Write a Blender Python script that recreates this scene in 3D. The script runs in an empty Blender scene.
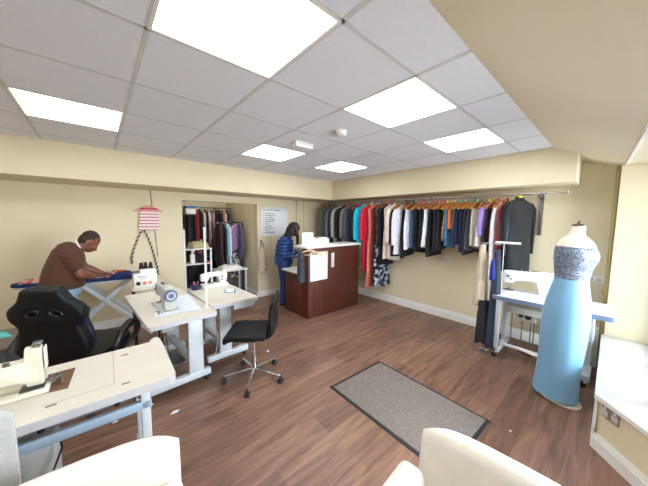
import bpy, bmesh, math, random
from mathutils import Vector, Matrix, noise

rnd = random.Random(11)
SC = bpy.context.scene
COL = SC.collection
PI = math.pi


# ------------------------------------------------------------------ helpers
def lin(c):
    return c / 12.92 if c <= 0.04045 else ((c + 0.055) / 1.055) ** 2.4


def rgb(h):
    h = h.lstrip('#')
    return tuple(lin(int(h[i:i + 2], 16) / 255.0) for i in (0, 2, 4)) + (1.0,)


MATS = {}


def M(name, hexc, rough=0.5, metal=0.0, var=0.06, scale=12.0, bump=0.0, bscale=200.0, sheen=0.0,
      coat=0.0, stretch=None, spec=0.5):
    """procedural principled material: base colour varied by noise, optional noise bump"""
    if name in MATS:
        return MATS[name]
    m = bpy.data.materials.new(name)
    m.use_nodes = True
    nt = m.node_tree
    b = nt.nodes['Principled BSDF']
    c = rgb(hexc)
    b.inputs['Roughness'].default_value = rough
    b.inputs['Metallic'].default_value = metal
    b.inputs['Specular IOR Level'].default_value = spec
    if sheen:
        b.inputs['Sheen Weight'].default_value = sheen
    if coat:
        b.inputs['Coat Weight'].default_value = coat
    tc = nt.nodes.new('ShaderNodeTexCoord')
    mp = nt.nodes.new('ShaderNodeMapping')
    nt.links.new(tc.outputs['Object'], mp.inputs['Vector'])
    if stretch:
        mp.inputs['Scale'].default_value = stretch
    n = nt.nodes.new('ShaderNodeTexNoise')
    n.inputs['Scale'].default_value = scale
    n.inputs['Detail'].default_value = 3
    nt.links.new(mp.outputs[0], n.inputs['Vector'])
    r = nt.nodes.new('ShaderNodeValToRGB')
    r.color_ramp.elements[0].position = 0.3
    r.color_ramp.elements[1].position = 0.7
    r.color_ramp.elements[0].color = tuple(x * (1 - var) for x in c[:3]) + (1,)
    r.color_ramp.elements[1].color = tuple(min(1, x * (1 + var)) for x in c[:3]) + (1,)
    nt.links.new(n.outputs['Fac'], r.inputs['Fac'])
    nt.links.new(r.outputs['Color'], b.inputs['Base Color'])
    if bump:
        n2 = nt.nodes.new('ShaderNodeTexNoise')
        n2.inputs['Scale'].default_value = bscale
        nt.links.new(mp.outputs[0], n2.inputs['Vector'])
        bp = nt.nodes.new('ShaderNodeBump')
        bp.inputs['Strength'].default_value = bump
        bp.inputs['Distance'].default_value = 0.01
        nt.links.new(n2.outputs['Fac'], bp.inputs['Height'])
        nt.links.new(bp.outputs['Normal'], b.inputs['Normal'])
    MATS[name] = m
    return m


def M2(name, hexa, hexb, scale=40.0, pos=0.5, kind='noise', rough=0.7, width=0.02, stretch=None, metal=0.0, bump=0.0):
    """two coloured procedural pattern (printed cloth, sequins, carpet pile)"""
    if name in MATS:
        return MATS[name]
    m = M(name, hexa, rough, metal, 0, 5)
    nt = m.node_tree
    b = nt.nodes['Principled BSDF']
    r = [x for x in nt.nodes if x.type == 'VALTORGB'][0]
    n = [x for x in nt.nodes if x.type == 'TEX_NOISE'][0]
    mp = [x for x in nt.nodes if x.type == 'MAPPING'][0]
    if stretch:
        mp.inputs['Scale'].default_value = stretch
    if kind == 'noise':
        n.inputs['Scale'].default_value = scale
        src = n.outputs['Fac']
    elif kind == 'voronoi':
        v = nt.nodes.new('ShaderNodeTexVoronoi')
        v.inputs['Scale'].default_value = scale
        nt.links.new(mp.outputs[0], v.inputs['Vector'])
        sp = nt.nodes.new('ShaderNodeSeparateColor')
        nt.links.new(v.outputs['Color'], sp.inputs[0])
        src = sp.outputs[0]
    else:
        w = nt.nodes.new('ShaderNodeTexWave')
        w.bands_direction = kind
        w.inputs['Scale'].default_value = scale
        w.inputs['Distortion'].default_value = 0.4
        nt.links.new(mp.outputs[0], w.inputs['Vector'])
        src = w.outputs['Fac']
    nt.links.new(src, r.inputs['Fac'])
    r.color_ramp.elements[0].position = pos - width
    r.color_ramp.elements[1].position = pos + width
    r.color_ramp.elements[0].color = rgb(hexa)
    r.color_ramp.elements[1].color = rgb(hexb)
    if bump:
        bp = nt.nodes.new('ShaderNodeBump')
        bp.inputs['Strength'].default_value = bump
        bp.inputs['Distance'].default_value = 0.01
        nt.links.new(src, bp.inputs['Height'])
        nt.links.new(bp.outputs['Normal'], b.inputs['Normal'])
    return m


def emit(name, hexc, strength):
    m = bpy.data.materials.new(name)
    m.use_nodes = True
    b = m.node_tree.nodes['Principled BSDF']
    b.inputs['Base Color'].default_value = (0.9, 0.9, 0.9, 1)
    b.inputs['Emission Color'].default_value = rgb(hexc)
    b.inputs['Emission Strength'].default_value = strength
    return m


class G:
    """collects shapes into one bmesh; build() links it as ONE mesh object"""

    def __init__(s):
        s.bm = bmesh.new()

    def add(s, tmp, mat=None):
        if mat is not None:
            bmesh.ops.transform(tmp, matrix=mat, verts=tmp.verts)
        vm = {}
        for v in tmp.verts:
            vm[v] = s.bm.verts.new(v.co)
        for f in tmp.faces:
            try:
                s.bm.faces.new([vm[v] for v in f.verts])
            except ValueError:
                pass
        tmp.free()
        return s

    def bb(s, x0, x1, y0, y1, z0, z1, bev=0.0, seg=2, mat=None):
        t = bmesh.new()
        bmesh.ops.create_cube(t, size=1)
        bmesh.ops.scale(t, vec=(x1 - x0, y1 - y0, z1 - z0), verts=t.verts)
        bmesh.ops.translate(t, vec=((x0 + x1) / 2, (y0 + y1) / 2, (z0 + z1) / 2), verts=t.verts)
        if bev > 0:
            bmesh.ops.bevel(t, geom=t.edges[:], offset=bev, segments=seg, affect='EDGES', profile=0.5)
        return s.add(t, mat)

    def ob(s, c, size, rx=0, ry=0, rz=0, bev=0.0):
        m = Matrix.Translation(c) @ Matrix.Rotation(rz, 4, 'Z') @ Matrix.Rotation(ry, 4, 'Y') @ Matrix.Rotation(rx, 4, 'X')
        a, b, d = size[0] / 2, size[1] / 2, size[2] / 2
        return s.bb(-a, a, -b, b, -d, d, bev, 2, m)

    def bar(s, p, q, w, h, bev=0.0, up=(0, 0, 1)):
        """rectangular bar from p to q, w wide and h high"""
        p, q = Vector(p), Vector(q)
        d = (q - p)
        z = d.normalized()
        u = Vector(up)
        if abs(z.dot(u)) > 0.98:
            u = Vector((1, 0, 0))
        x = u.cross(z).normalized()
        y = z.cross(x)
        m = Matrix.Translation((p + q) / 2) @ Matrix((x, y, z)).transposed().to_4x4()
        L = d.length / 2
        return s.bb(-w / 2, w / 2, -h / 2, h / 2, -L, L, bev, 2, m)

    def rings(s, rs, cap=True, closed=False):
        """loft through rings of equal point counts"""
        vs = [[s.bm.verts.new(p) for p in r] for r in rs]
        n = len(vs[0])
        k = len(vs)
        for i in range(k if closed else k - 1):
            a, b = vs[i], vs[(i + 1) % k]
            for j in range(n):
                s.bm.faces.new((a[j], a[(j + 1) % n], b[(j + 1) % n], b[j]))
        if cap and not closed:
            s.bm.faces.new(list(reversed(vs[0])))
            s.bm.faces.new(vs[-1])
        return s

    def tube(s, pts, r, seg=8, closed=False):
        P = [Vector(p) for p in pts]
        n = len(P)
        R = r if isinstance(r, (list, tuple)) else [r] * n
        ref = None
        rs = []
        for i in range(n):
            if closed:
                t = P[(i + 1) % n] - P[i - 1]
            else:
                t = P[min(i + 1, n - 1)] - P[max(i - 1, 0)]
            t.normalize()
            if ref is None:
                ref = Vector((0, 0, 1)) if abs(t.z) < 0.9 else Vector((1, 0, 0))
            x = (ref - t * ref.dot(t)).normalized()
            y = t.cross(x)
            ref = x
            rs.append([P[i] + (x * math.cos(2 * PI * k / seg) + y * math.sin(2 * PI * k / seg)) * R[i] for k in range(seg)])
        return s.rings(rs, True, closed)

    def cyl(s, p, q, r, seg=16, r2=None):
        return s.tube([p, q], [r, r if r2 is None else r2], seg)

    def lathe(s, prof, c=(0, 0, 0), seg=24, sx=1.0, sy=1.0, mat=None):
        t = G()
        t.rings([[(r * sx * math.cos(2 * PI * k / seg), r * sy * math.sin(2 * PI * k / seg), z) for k in range(seg)] for r, z in prof])
        m = Matrix.Translation(c)
        if mat is not None:
            m = m @ mat
        return s.add(t.bm, m)

    def ball(s, c, r, seg=16, rot=None):
        t = bmesh.new()
        bmesh.ops.create_uvsphere(t, u_segments=seg, v_segments=max(6, seg // 2), radius=1)
        r = (r, r, r) if not isinstance(r, (tuple, list)) else r
        m = Matrix.Translation(c)
        if rot is not None:
            m = m @ rot
        m = m @ Matrix.Diagonal((r[0], r[1], r[2], 1))
        return s.add(t, m)

    def prism(s, poly, z0, z1, mat=None, bev=0.0):
        t = bmesh.new()
        lo = [t.verts.new((p[0], p[1], z0)) for p in poly]
        hi = [t.verts.new((p[0], p[1], z1)) for p in poly]
        n = len(poly)
        t.faces.new(list(reversed(lo)))
        top = t.faces.new(hi)
        for i in range(n):
            t.faces.new((lo[i], lo[(i + 1) % n], hi[(i + 1) % n], hi[i]))
        bmesh.ops.recalc_face_normals(t, faces=t.faces[:])
        if bev > 0:
            bmesh.ops.bevel(t, geom=t.edges[:], offset=bev, segments=2, affect='EDGES', profile=0.5)
        return s.add(t, mat)

    def quad(s, *p):
        s.bm.faces.new([s.bm.verts.new(x) for x in p])
        return s

    def chain(s, pr, seg=14):
        """overlapping balls and cone pieces, to be fused by a Remesh modifier"""
        for i, (p, r) in enumerate(pr):
            s.ball(p, r, seg)
            if i:
                q, r0 = pr[i - 1]
                s.tube([q, p], [r0, r], seg)
        return s

    def build(s, name, mat, parent=None, loc=None, rz=0.0, smooth=True, angle=40):
        bmesh.ops.recalc_face_normals(s.bm, faces=s.bm.faces[:])
        me = bpy.data.meshes.new(name)
        s.bm.to_mesh(me)
        s.bm.free()
        if smooth and len(me.polygons):
            me.polygons.foreach_set('use_smooth', [True] * len(me.polygons))
            me.set_sharp_from_angle(angle=math.radians(angle))
        o = bpy.data.objects.new(name, me)
        COL.objects.link(o)
        for m in (mat if isinstance(mat, list) else [mat]):
            me.materials.append(m)
        if parent is not None:
            o.parent = parent
        if loc is not None:
            o.location = loc
        o.rotation_euler.z = rz
        return o


def tag(o, label, cat, group=None):
    o['label'] = label
    o['category'] = cat
    if group:
        o['group'] = group
    return o


def thing(name, label, cat, loc=(0, 0, 0), rz=0.0, group=None):
    o = bpy.data.objects.new(name, None)
    o.empty_display_size = 0.1
    COL.objects.link(o)
    o.location = loc
    o.rotation_euler = (0, 0, rz)
    return tag(o, label, cat, group)


def struct(o):
    o['kind'] = 'structure'
    return o


def remesh(o, voxel=0.006, it=3):
    m = o.modifiers.new('fuse', 'REMESH')
    m.mode = 'VOXEL'
    m.voxel_size = voxel
    m.use_smooth_shade = True
    if it:
        k = o.modifiers.new('soft', 'SMOOTH')
        k.factor = 0.5
        k.iterations = it
    return o


def outline_solid(name, outer, holes, depth, bev, mat, parent=None, loc=(0, 0, 0), rot=None, res=1):
    """a rounded slab cut from an outline (x, y) with holes, depth along z"""
    cu = bpy.data.curves.new(name + '_outline', 'CURVE')
    cu.dimensions = '2D'
    cu.fill_mode = 'BOTH'
    cu.extrude = max(0.0005, depth / 2 - bev)
    cu.bevel_depth = bev
    cu.bevel_resolution = 2
    cu.offset = -bev
    for poly in [outer] + holes:
        sp = cu.splines.new('POLY')
        sp.points.add(len(poly) - 1)
        for i, p in enumerate(poly):
            sp.points[i].co = (p[0], p[1], 0, 1)
        sp.use_cyclic_u = True
    tmp = bpy.data.objects.new(name + '_tmp', cu)
    me = bpy.data.meshes.new_from_object(tmp)
    bpy.data.objects.remove(tmp)
    bpy.data.curves.remove(cu)
    g = G()
    t = bmesh.new()
    t.from_mesh(me)
    bpy.data.meshes.remove(me)
    bmesh.ops.remove_doubles(t, verts=t.verts, dist=0.0004)
    m = Matrix.Translation(loc)
    if rot is not None:
        m = m @ rot
    g.add(t, m)
    return g.build(name, mat, parent)


def spline(pts, n=6):
    """Catmull-Rom through closed 2-D points"""
    out = []
    k = len(pts)
    for i in range(k):
        p0, p1, p2, p3 = (Vector(pts[(i + j - 1) % k]) for j in range(4))
        for q in range(n):
            t = q / n
            out.append(tuple(0.5 * (2 * p1 + (p2 - p0) * t + (2 * p0 - 5 * p1 + 4 * p2 - p3) * t * t + (3 * p1 - p0 - 3 * p2 + p3) * t ** 3)))
    return out


def text_mesh(body, size, mat, name, parent, loc, rot):
    cu = bpy.data.curves.new('t', 'FONT')
    cu.body = body
    cu.size = size
    cu.extrude = 0.0006
    cu.offset = size * 0.02
    tmp = bpy.data.objects.new('t', cu)
    me = bpy.data.meshes.new_from_object(tmp)
    bpy.data.objects.remove(tmp)
    me.name = name
    o = bpy.data.objects.new(name, me)
    COL.objects.link(o)
    me.materials.clear()
    me.materials.append(mat)
    o.parent = parent
    o.location = loc
    o.rotation_euler = rot
    return o


def script_lines(g, lines, x0, wtot, z, h, rn, mat, dark=0.85):
    """a line of print too small to read: word-long runs of strokes, in the local x-z plane"""
    x = x0
    for w in lines:
        for k in range(w):
            hh = h * (1.0 if rn.random() > 0.35 else 0.68)
            cw = h * 0.52
            if x + cw > x0 + wtot:
                return
            g.bb(x, x + cw * 0.7, -0.0006, 0.0006, z, z + hh)
            x += cw
        x += h * 0.5
# ------------------------------------------------------------------ materials
cream = M('cream_paint', '#e3d6b6', 0.75, 0, 0.02, 3, 0.03, 90)
cream_soffit = M('cream_soffit_paint', '#eadfc6', 0.8, 0, 0.02, 3, 0.02, 90)
white_gloss = M('white_gloss_paint', '#ecebe6', 0.35, 0, 0.02, 6)
white_plastic = M('white_plastic', '#eceae4', 0.4, 0, 0.02, 8)
off_white = M('cream_enamel', '#e6e2d2', 0.35, 0, 0.03, 6)
grey_metal = M('pale_grey_metal', '#cdd3d8', 0.4, 0.1, 0.03, 10)
chrome = M('chrome', '#d8dade', 0.15, 1.0, 0.02, 10)
steel = M('brushed_steel', '#8c8d90', 0.35, 0.9, 0.1, 60)
black_plastic = M('black_plastic', '#17171a', 0.4, 0, 0.1, 20)
black_leather = M('black_leather', '#0f1013', 0.5, 0, 0.12, 30, 0.12, 120, spec=0.3)
cream_leather = M('cream_leather', '#efe9de', 0.45, 0, 0.03, 10, 0.08, 160)
laminate_top = M('cream_laminate', '#d3cdbd', 0.35, 0, 0.02, 8)
lamin_edge = M('grey_edging', '#bdbcc0', 0.5, 0, 0.04, 20)
paper = M('white_paper', '#eef0f2', 0.8, 0, 0.02, 10)
ink = M('black_ink', '#2b2b30', 0.8, 0, 0.05, 10)
rubber = M('dark_rubber', '#26262a', 0.7, 0, 0.1, 30)
wood_hanger = M('orange_hanger_wood', '#bd7c40', 0.45, 0, 0.18, 14, 0, 0, stretch=(8, 1, 1))


def floor_material():
    m = bpy.data.materials.new('brown_wood_planks')
    m.use_nodes = True
    nt = m.node_tree
    N = nt.nodes.new
    Lk = nt.links.new
    b = nt.nodes['Principled BSDF']
    tc = N('ShaderNodeTexCoord')
    br = N('ShaderNodeTexBrick')
    br.offset = 0.37
    br.inputs['Scale'].default_value = 1.0
    br.inputs['Brick Width'].default_value = 1.25
    br.inputs['Row Height'].default_value = 0.19
    br.inputs['Mortar Size'].default_value = 0.0008
    br.inputs['Color1'].default_value = rgb('#92715f')
    br.inputs['Color2'].default_value = rgb('#775a4a')
    br.inputs['Mortar'].default_value = rgb('#5a4132')
    br.inputs['Bias'].default_value = 0.1
    Lk(tc.outputs['Object'], br.inputs['Vector'])
    mp = N('ShaderNodeMapping')
    mp.inputs['Scale'].default_value = (1.6, 14, 1)
    Lk(tc.outputs['Object'], mp.inputs['Vector'])
    n = N('ShaderNodeTexNoise')
    n.inputs['Scale'].default_value = 1.5
    n.inputs['Detail'].default_value = 6
    n.inputs['Distortion'].default_value = 0.6
    Lk(mp.outputs[0], n.inputs['Vector'])
    rp = N('ShaderNodeValToRGB')
    rp.color_ramp.elements[0].position = 0.3
    rp.color_ramp.elements[1].position = 0.72
    rp.color_ramp.elements[0].color = (0.55, 0.52, 0.5, 1)
    rp.color_ramp.elements[1].color = (1.25, 1.22, 1.2, 1)
    Lk(n.outputs['Fac'], rp.inputs['Fac'])
    mx = N('ShaderNodeMix')
    mx.data_type = 'RGBA'
    mx.blend_type = 'MULTIPLY'
    mx.inputs[0].default_value = 1.0
    Lk(br.outputs['Color'], mx.inputs[6])
    Lk(rp.outputs['Color'], mx.inputs[7])
    Lk(mx.outputs[2], b.inputs['Base Color'])
    b.inputs['Roughness'].default_value = 0.38
    b.inputs['Specular IOR Level'].default_value = 0.4
    bp = N('ShaderNodeBump')
    bp.inputs['Strength'].default_value = 0.12
    bp.inputs['Distance'].default_value = 0.004
    Lk(n.outputs['Fac'], bp.inputs['Height'])
    Lk(bp.outputs['Normal'], b.inputs['Normal'])
    return m


def counter_material():
    m = M('red_brown_laminate', '#55291d', 0.4, 0, 0.4, 5, stretch=(9, 9, 0.35))
    return m


FLOOR = floor_material()
COUNTER = counter_material()

XR = 4.30      # right-hand wall (clothes rail)
YB = 4.82      # back wall
XL = -2.2
YF = -1.15     # shop front
CEIL = 2.428
BULK = 2.04
BAY = 2.19

# ------------------------------------------------------------------ the setting
struct(G().bb(XL - .1, XR + .1, YF - .1, 6.6, -0.08, 0.0).build('floor', FLOOR))
tile = M('white_ceiling_tile', '#ebecf6', 0.85, 0, 0.02, 60, 0.05, 300)
GX = [(i + 0.3526) * 0.6 for i in range(-5, 8)]
GY = [(j + 1.3614) * 0.6 for j in range(-2, 7)]
LIGHT_CELLS = [(-1, 3), (0, 0), (2, 0), (4, 0), (2, 3), (4, 3), (-3, 0), (-3, 3)]


def ceiling_tiles():
    g = G()
    for i in range(-5, 8):
        for j in range(-2, 6):
            if (i, j) in LIGHT_CELLS:
                continue
            x0, y0 = (i + .3526) * .6, (j + 1.3614) * .6
            x1, y1 = min(x0 + .6, XR), min(y0 + .6, YB)
            x0, y0 = max(x0, XL), max(y0, 0.42)
            if x1 - x0 < .01 or y1 - y0 < .01:
                continue
            g.bb(x0, x1, y0, y1, CEIL, CEIL + .015)
    return g.build('ceiling', tile)


ceil_o = struct(ceiling_tiles())
g = G()
for x in GX:
    if XL < x < 3.83:
        g.bb(x - .012, x + .012, .5, 4.1, CEIL - .0015, CEIL + .001)
for y in GY:
    if .5 < y < 4.1:
        g.bb(XL, 3.84, y - .012, y + .012, CEIL - .0015, CEIL + .001)
struct(g.build('ceiling_grid', M('white_tee_bar', '#d4d4d8', 0.8), ceil_o))
struct(G().bb(XL, XR + .1, -1.4, 6.6, 2.62, 2.7).build('ceiling_slab', M('slab', '#b0aca2', 0.9)))

# back wall with the alcove opening
OX0, OX1, OZ = 1.09, 2.45, 1.915
g = G()
g.bb(XL, OX0, YB, YB + .12, 0, 2.62)
g.bb(OX1, XR + .1, YB, YB + .12, 0, 2.62)
g.bb(OX0, OX1, YB, YB + .12, OZ, 2.62)
struct(g.build('wall_back', cream, smooth=False))
# alcove
g = G()
g.bb(OX1, OX1 + .1, YB + .12, 6.5, 0, 2.62)
g.bb(.55, .65, YB + .12, 6.5, 0, 2.62)
g.bb(.55, OX1 + .1, 6.5, 6.6, 0, 2.62)
struct(g.build('wall_alcove', M('alcove_paint', '#efe4c4', .8, 0, .03, 3), smooth=False))
struct(G().bb(.65, OX1, YB + .12, 6.5, 2.3, 2.36).build('ceiling_alcove', tile))
struct(G().bb(XR, XR + .1, -.02, YB, 0, 2.62).build('wall_right', cream, smooth=False))
struct(G().bb(XL - .1, XL, YF, YB, 0, 2.62).build('wall_left', cream, smooth=False))
# boxed bulkheads along back and right wall
struct(G().bb(XL, XR, 4.09, YB, BULK, CEIL + .1, .004).build('trim_1', cream))
struct(G().bb(3.83, XR, .32, 4.09, BULK, CEIL + .1, .004).build('trim_2', cream))
# sloping soffit towards the shop front
def ysof(x):
    return .01 - (4.3 - x) * .0457


g = G()
t = bmesh.new()
pr = [(0.53, CEIL + .0), (0.0, BAY), (0.0, BAY + .05), (0.53, CEIL + .06)]
cols = []
for k in range(41):
    x = XL + (XR - XL) * k / 40
    cols.append([t.verts.new((x, y + (ysof(x) if y < .1 else 0), z)) for y, z in pr])
t.faces.new(cols[0])
t.faces.new(list(reversed(cols[-1])))
for k in range(40):
    for i in range(4):
        t.faces.new((cols[k][i], cols[k][(i + 1) % 4], cols[k + 1][(i + 1) % 4], cols[k + 1][i]))
g.add(t)
struct(g.build('ceiling_soffit', cream_soffit))
g = G()
g.prism([(XL, YF), (XR + .1, YF), (XR + .1, ysof(XR + .1) + .004), (XL, ysof(XL) + .004)], BAY, BAY + .05)
struct(g.build('ceiling_bay', cream_soffit, smooth=False))
struct(G().bar((1.8, ysof(1.8) - .012, BAY - .002), (4.04, ysof(4.04) - .012, BAY - .002), .02, .026, .003).build('trim_3', white_gloss))
struct(G().bb(4.06, 4.10, .01, .045, .0, BAY - .0, .006).build('pier_shade_strip', M('reveal_shade_ochre', '#8d7a4a', .7, 0, .03, 6)))  # ochre strip on the pier corner stands in for its shaded face
# pier at the end of the show window
g = G()
g.bb(4.05, XR + .1, -.6, .01, 0, BAY + .02)
struct(g.build('wall_pier', cream, smooth=False))

# show window sill: straight along the front and splayed towards the door
SILL = .40
poly = [(4.05, .02), (2.60, .0), (1.75, -.75), (1.86, -.95), (2.74, -.34), (4.05, -.34)]
g = G()
g.prism([(4.06, .03), (2.585, .02), (1.73, -.74), (1.86, -.97), (2.72, -.36), (4.05, -.36)], SILL - .035, SILL, bev=.004)
struct(g.build('trim_4', white_gloss))
g = G()
g.prism([(4.05, .0), (2.605, -.005), (1.765, -.75), (1.86, -.93), (2.76, -.32), (4.05, -.32)], 0, SILL - .035)
struct(g.build('wall_sill', cream, smooth=False))


def skirting(name, p, q, h, th, side):
    """baseboard with a stepped top from p to q; side is the room-side normal"""
    g = G()
    n = Vector(side).normalized()
    P, Q = Vector((p[0], p[1], 0)), Vector((q[0], q[1], 0))
    for (z0, z1, t) in ((0, h * .72, th), (h * .72, h * .88, th * .7), (h * .88, h, th * .45)):
        a, b = P + n * t / 2, Q + n * t / 2
        g.bar(a + Vector((0, 0, (z0 + z1) / 2)), b + Vector((0, 0, (z0 + z1) / 2)), t, z1 - z0, 0.0)
    return struct(g.build(name, white_gloss, smooth=False))


skirting('baseboard_right', (XR, .36), (XR, YB), .135, .022, (-1, 0, 0))
skirting('baseboard_back', (2.47, YB), (XR, YB), .12, .02, (0, -1, 0))
skirting('baseboard_back_2', (XL, YB), (OX0 - .02, YB), .12, .02, (0, -1, 0))
skirting('baseboard_left', (XL, YF), (XL, YB), .12, .02, (1, 0, 0))
skirting('baseboard_alcove', (OX1, YB + .0), (OX1, 6.5), .12, .02, (-1, 0, 0))
dsp = Vector((-.84, -.75, 0)).normalized()
skirting('baseboard_splay', (2.605, .0), (1.765, -.75), .115, .02, (-.75, .84, 0))
skirting('baseboard_sill', (4.05, .0), (2.60, .0), .115, .02, (0, 1, 0))
# narrow white edge board on the corner of the sill box
struct(G().bb(2.585, 2.64, .003, .017, .115, SILL - .035, .002).build('trim_5', white_gloss))
# white boxed-in pipes in the corner by the pier
g = G()
g.bb(4.08, XR, .012, .36, 0, .44, .004)
g.bb(4.065, XR, .012, .375, 0, .115, .004)
g.bb(4.07, XR, .012, .37, .44, .46, .004)
struct(g.build('trim_6', white_gloss))

# ---- shop front: windows, glass, door
glass = bpy.data.materials.new('window_glass')
glass.use_nodes = True
nt = glass.node_tree
nt.nodes.remove(nt.nodes['Principled BSDF'])
fr = nt.nodes.new('ShaderNodeFresnel')
fr.inputs['IOR'].default_value = 1.45
tr = nt.nodes.new('ShaderNodeBsdfTransparent')
gl = nt.nodes.new('ShaderNodeBsdfGlossy')
gl.inputs['Roughness'].default_value = 0.02
mxs = nt.nodes.new('ShaderNodeMixShader')
nt.links.new(fr.outputs[0], mxs.inputs[0])
nt.links.new(tr.outputs[0], mxs.inputs[1])
nt.links.new(gl.outputs[0], mxs.inputs[2])
nt.links.new(mxs.outputs[0], nt.nodes['Material Output'].inputs['Surface'])


def window(name, p, q, z0, z1, n_mull=0, fw=.05):
    """framed pane standing between floor points p and q"""
    e = bpy.data.objects.new(name, None)
    COL.objects.link(e)
    struct(e)
    P, Q = Vector((p[0], p[1], 0)), Vector((q[0], q[1], 0))
    d = (Q - P).normalized()
    Z = Vector((0, 0, 1))
    g = G()
    for s in range(n_mull + 2):
        a = P.lerp(Q, s / (n_mull + 1))
        if s == 0:
            a = a + d * fw / 2
        if s == n_mull + 1:
            a = a - d * fw / 2
        g.bar(a + Z * z0, a + Z * z1, fw, .06, .004, up=(d.y, -d.x, 0))
    for z in (z0 + fw / 2, z1 - fw / 2):
        g.bar(P + Z * z, Q + Z * z, .06, fw, .004)
    struct(g.build('window_frame', white_gloss, e))
    g = G()
    g.bar(P + Z * (z0 + z1) / 2, Q + Z * (z0 + z1) / 2, .006, z1 - z0 - .02)
    struct(g.build('window_pane', glass, e))
    return e


window('window_1', (4.05, -.36), (2.74, -.36), SILL, BAY, 1)
window('window_2', (2.74, -.36), (1.86, -.97), SILL, BAY, 0)
g = G()
g.bb(XL - .1, -1.9, YF - .06, YF + .04, 0, BAY + .05)
g.bb(-1.9, .55, YF - .06, YF + .04, 0, BAY + .05)
g.bb(.55, .8, YF - .06, YF + .04, 0, BAY + .05)
struct(g.build('wall_front', cream, smooth=False))
dr = bpy.data.objects.new('door_1', None)
COL.objects.link(dr)
struct(dr)
g = G()
g.bb(.8, .9, YF - .03, YF + .03, 0, BAY, .004)
g.bb(1.76, 1.88, YF - .03, YF + .03, 0, BAY, .004)
g.bb(.9, 1.76, YF - .03, YF + .03, 0, .2, .004)
g.bb(.9, 1.76, YF - .03, YF + .03, 2.0, BAY, .004)
struct(g.build('door_frame', white_gloss, dr))
struct(G().bb(.9, 1.76, YF - .004, YF + .004, .2, 2.0).build('door_pane', glass, dr))
struct(G().tube([(.95, YF + .035, .95), (.95, YF + .07, .95), (.95, YF + .07, 1.15), (.95, YF + .035, 1.15)], .01).build('door_handle', chrome, dr))
g = G()
g.bar((1.84, -.9, BAY / 2), (1.84, YF, BAY / 2), .08, BAY)
struct(g.build('wall_splay', cream, smooth=False))
struct(G().bb(-6, 10, -9, YF - .12, -.12, -.02).build('pavement', M('grey_pavement', '#a5a29c', .9, 0, .1, 4)))

# pipes and casing on the walls
struct(G().bb(3.40, 3.47, YB - .05, YB, .12, BULK, .006).bb(3.60, 3.63, YB - .03, YB, .12, BULK, .004).build('trim_7', cream))
struct(G().cyl((.715, YB - .008, 1.0), (.655, YB - .008, BULK), .006, 8).build('trim_8', M('grey_cable', '#8d8674', .6)))
# ------------------------------------------------------------------ ceiling fixtures
lamp_mat = emit('lit_diffuser', '#f5f8ff', 9.0)
lamp_labels = {
    (-1, 3): 'lit square ceiling panel nearest the hanging striped bag, above the ironing man',
    (0, 0): 'largest looking lit square ceiling panel, cut by the top edge of the photo',
    (2, 0): 'lit square ceiling panel midway between the soffit and the smoke detector',
    (4, 0): 'lit square ceiling panel closest to the hanging black coat and mannequin',
    (2, 3): 'lit square ceiling panel beside the small white emergency light box',
    (4, 3): 'farthest lit square ceiling panel, above the end of the reception counter',
    (-3, 0): 'lit square ceiling panel above the cream armchairs, outside the photo',
    (-3, 3): 'lit square ceiling panel near the side wall, outside the photo',
}
for (i, j) in LIGHT_CELLS:
    x, y = (i + .3526 + .5) * .6, (j + 1.3614 + .5) * .6
    t = thing('ceiling_light_panel', lamp_labels[(i, j)], 'ceiling light', (x, y, CEIL), group='square ceiling light panels')
    G().bb(-.283, .283, -.283, .283, .0, .012).build('diffuser', lamp_mat, t)
    g = G()
    for a in (-1, 1):
        g.bb(a * .293 - .008, a * .293 + .008, -.3, .3, -.003, .03)
        g.bb(-.285, .285, a * .293 - .008, a * .293 + .008, -.003, .03)
    g.bb(-.29, .29, -.29, .29, .025, .035)
    g.build('frame', white_plastic, t)

t = thing('smoke_detector', 'round white smoke detector on the ceiling tiles', 'smoke detector', (1.755, 1.76, CEIL))
G().lathe([(.055, 0), (.055, -.012), (.0, -.012)], seg=24).build('base', white_plastic, t)
G().lathe([(.045, -.012), (.048, -.03), (.036, -.042), (.0, -.044)], seg=24).build('cap', white_plastic, t)
t = thing('ceiling_emergency_light', 'small white rectangular emergency light box on the ceiling', 'emergency light', (1.72, 2.31, CEIL), rz=.0)
G().bb(-.12, .12, -.045, .045, -.012, 0, .003).build('base', white_plastic, t)
G().bb(-.115, .115, -.04, .04, -.05, -.012, .012).build('cover', M('frosted_cover', '#f4f4f2', .3), t)


# ------------------------------------------------------------------ sewing furniture
def caster(parent, x, y, top=.06, r=.028, name='caster', mat=None):
    g = G().cyl((x, y, top + .02), (x, y, top - .012), .009, 8)
    g.bb(x - .018, x + .018, y - .012, y + .012, .045, top, .003)
    c = g.build(name, chrome, parent)
    G().cyl((x - .011, y + .016, r), (x + .011, y + .016, r), r, 16).build('wheel', mat or rubber, c)
    return c


def t_leg(parent, x0, x1, yc, col_x, top, mat, colw=.13, y_axis=False):
    """industrial stand end: foot bar, upright column and top bracket; runs along x (or y)"""
    g = G()

    def b(a0, a1, c0, c1, z0, z1, bev):
        if y_axis:
            g.bb(c0, c1, a0, a1, z0, z1, bev)
        else:
            g.bb(a0, a1, c0, c1, z0, z1, bev)
    b(x0, x1, yc - .03, yc + .03, .065, .125, .006)
    b(col_x - colw / 2, col_x + colw / 2, yc - .022, yc + .022, .12, top - .03, .005)
    b(x0 + .06, x1 - .06, yc - .028, yc + .028, top - .035, top, .004)
    return g.build('leg', mat, parent)


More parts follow.
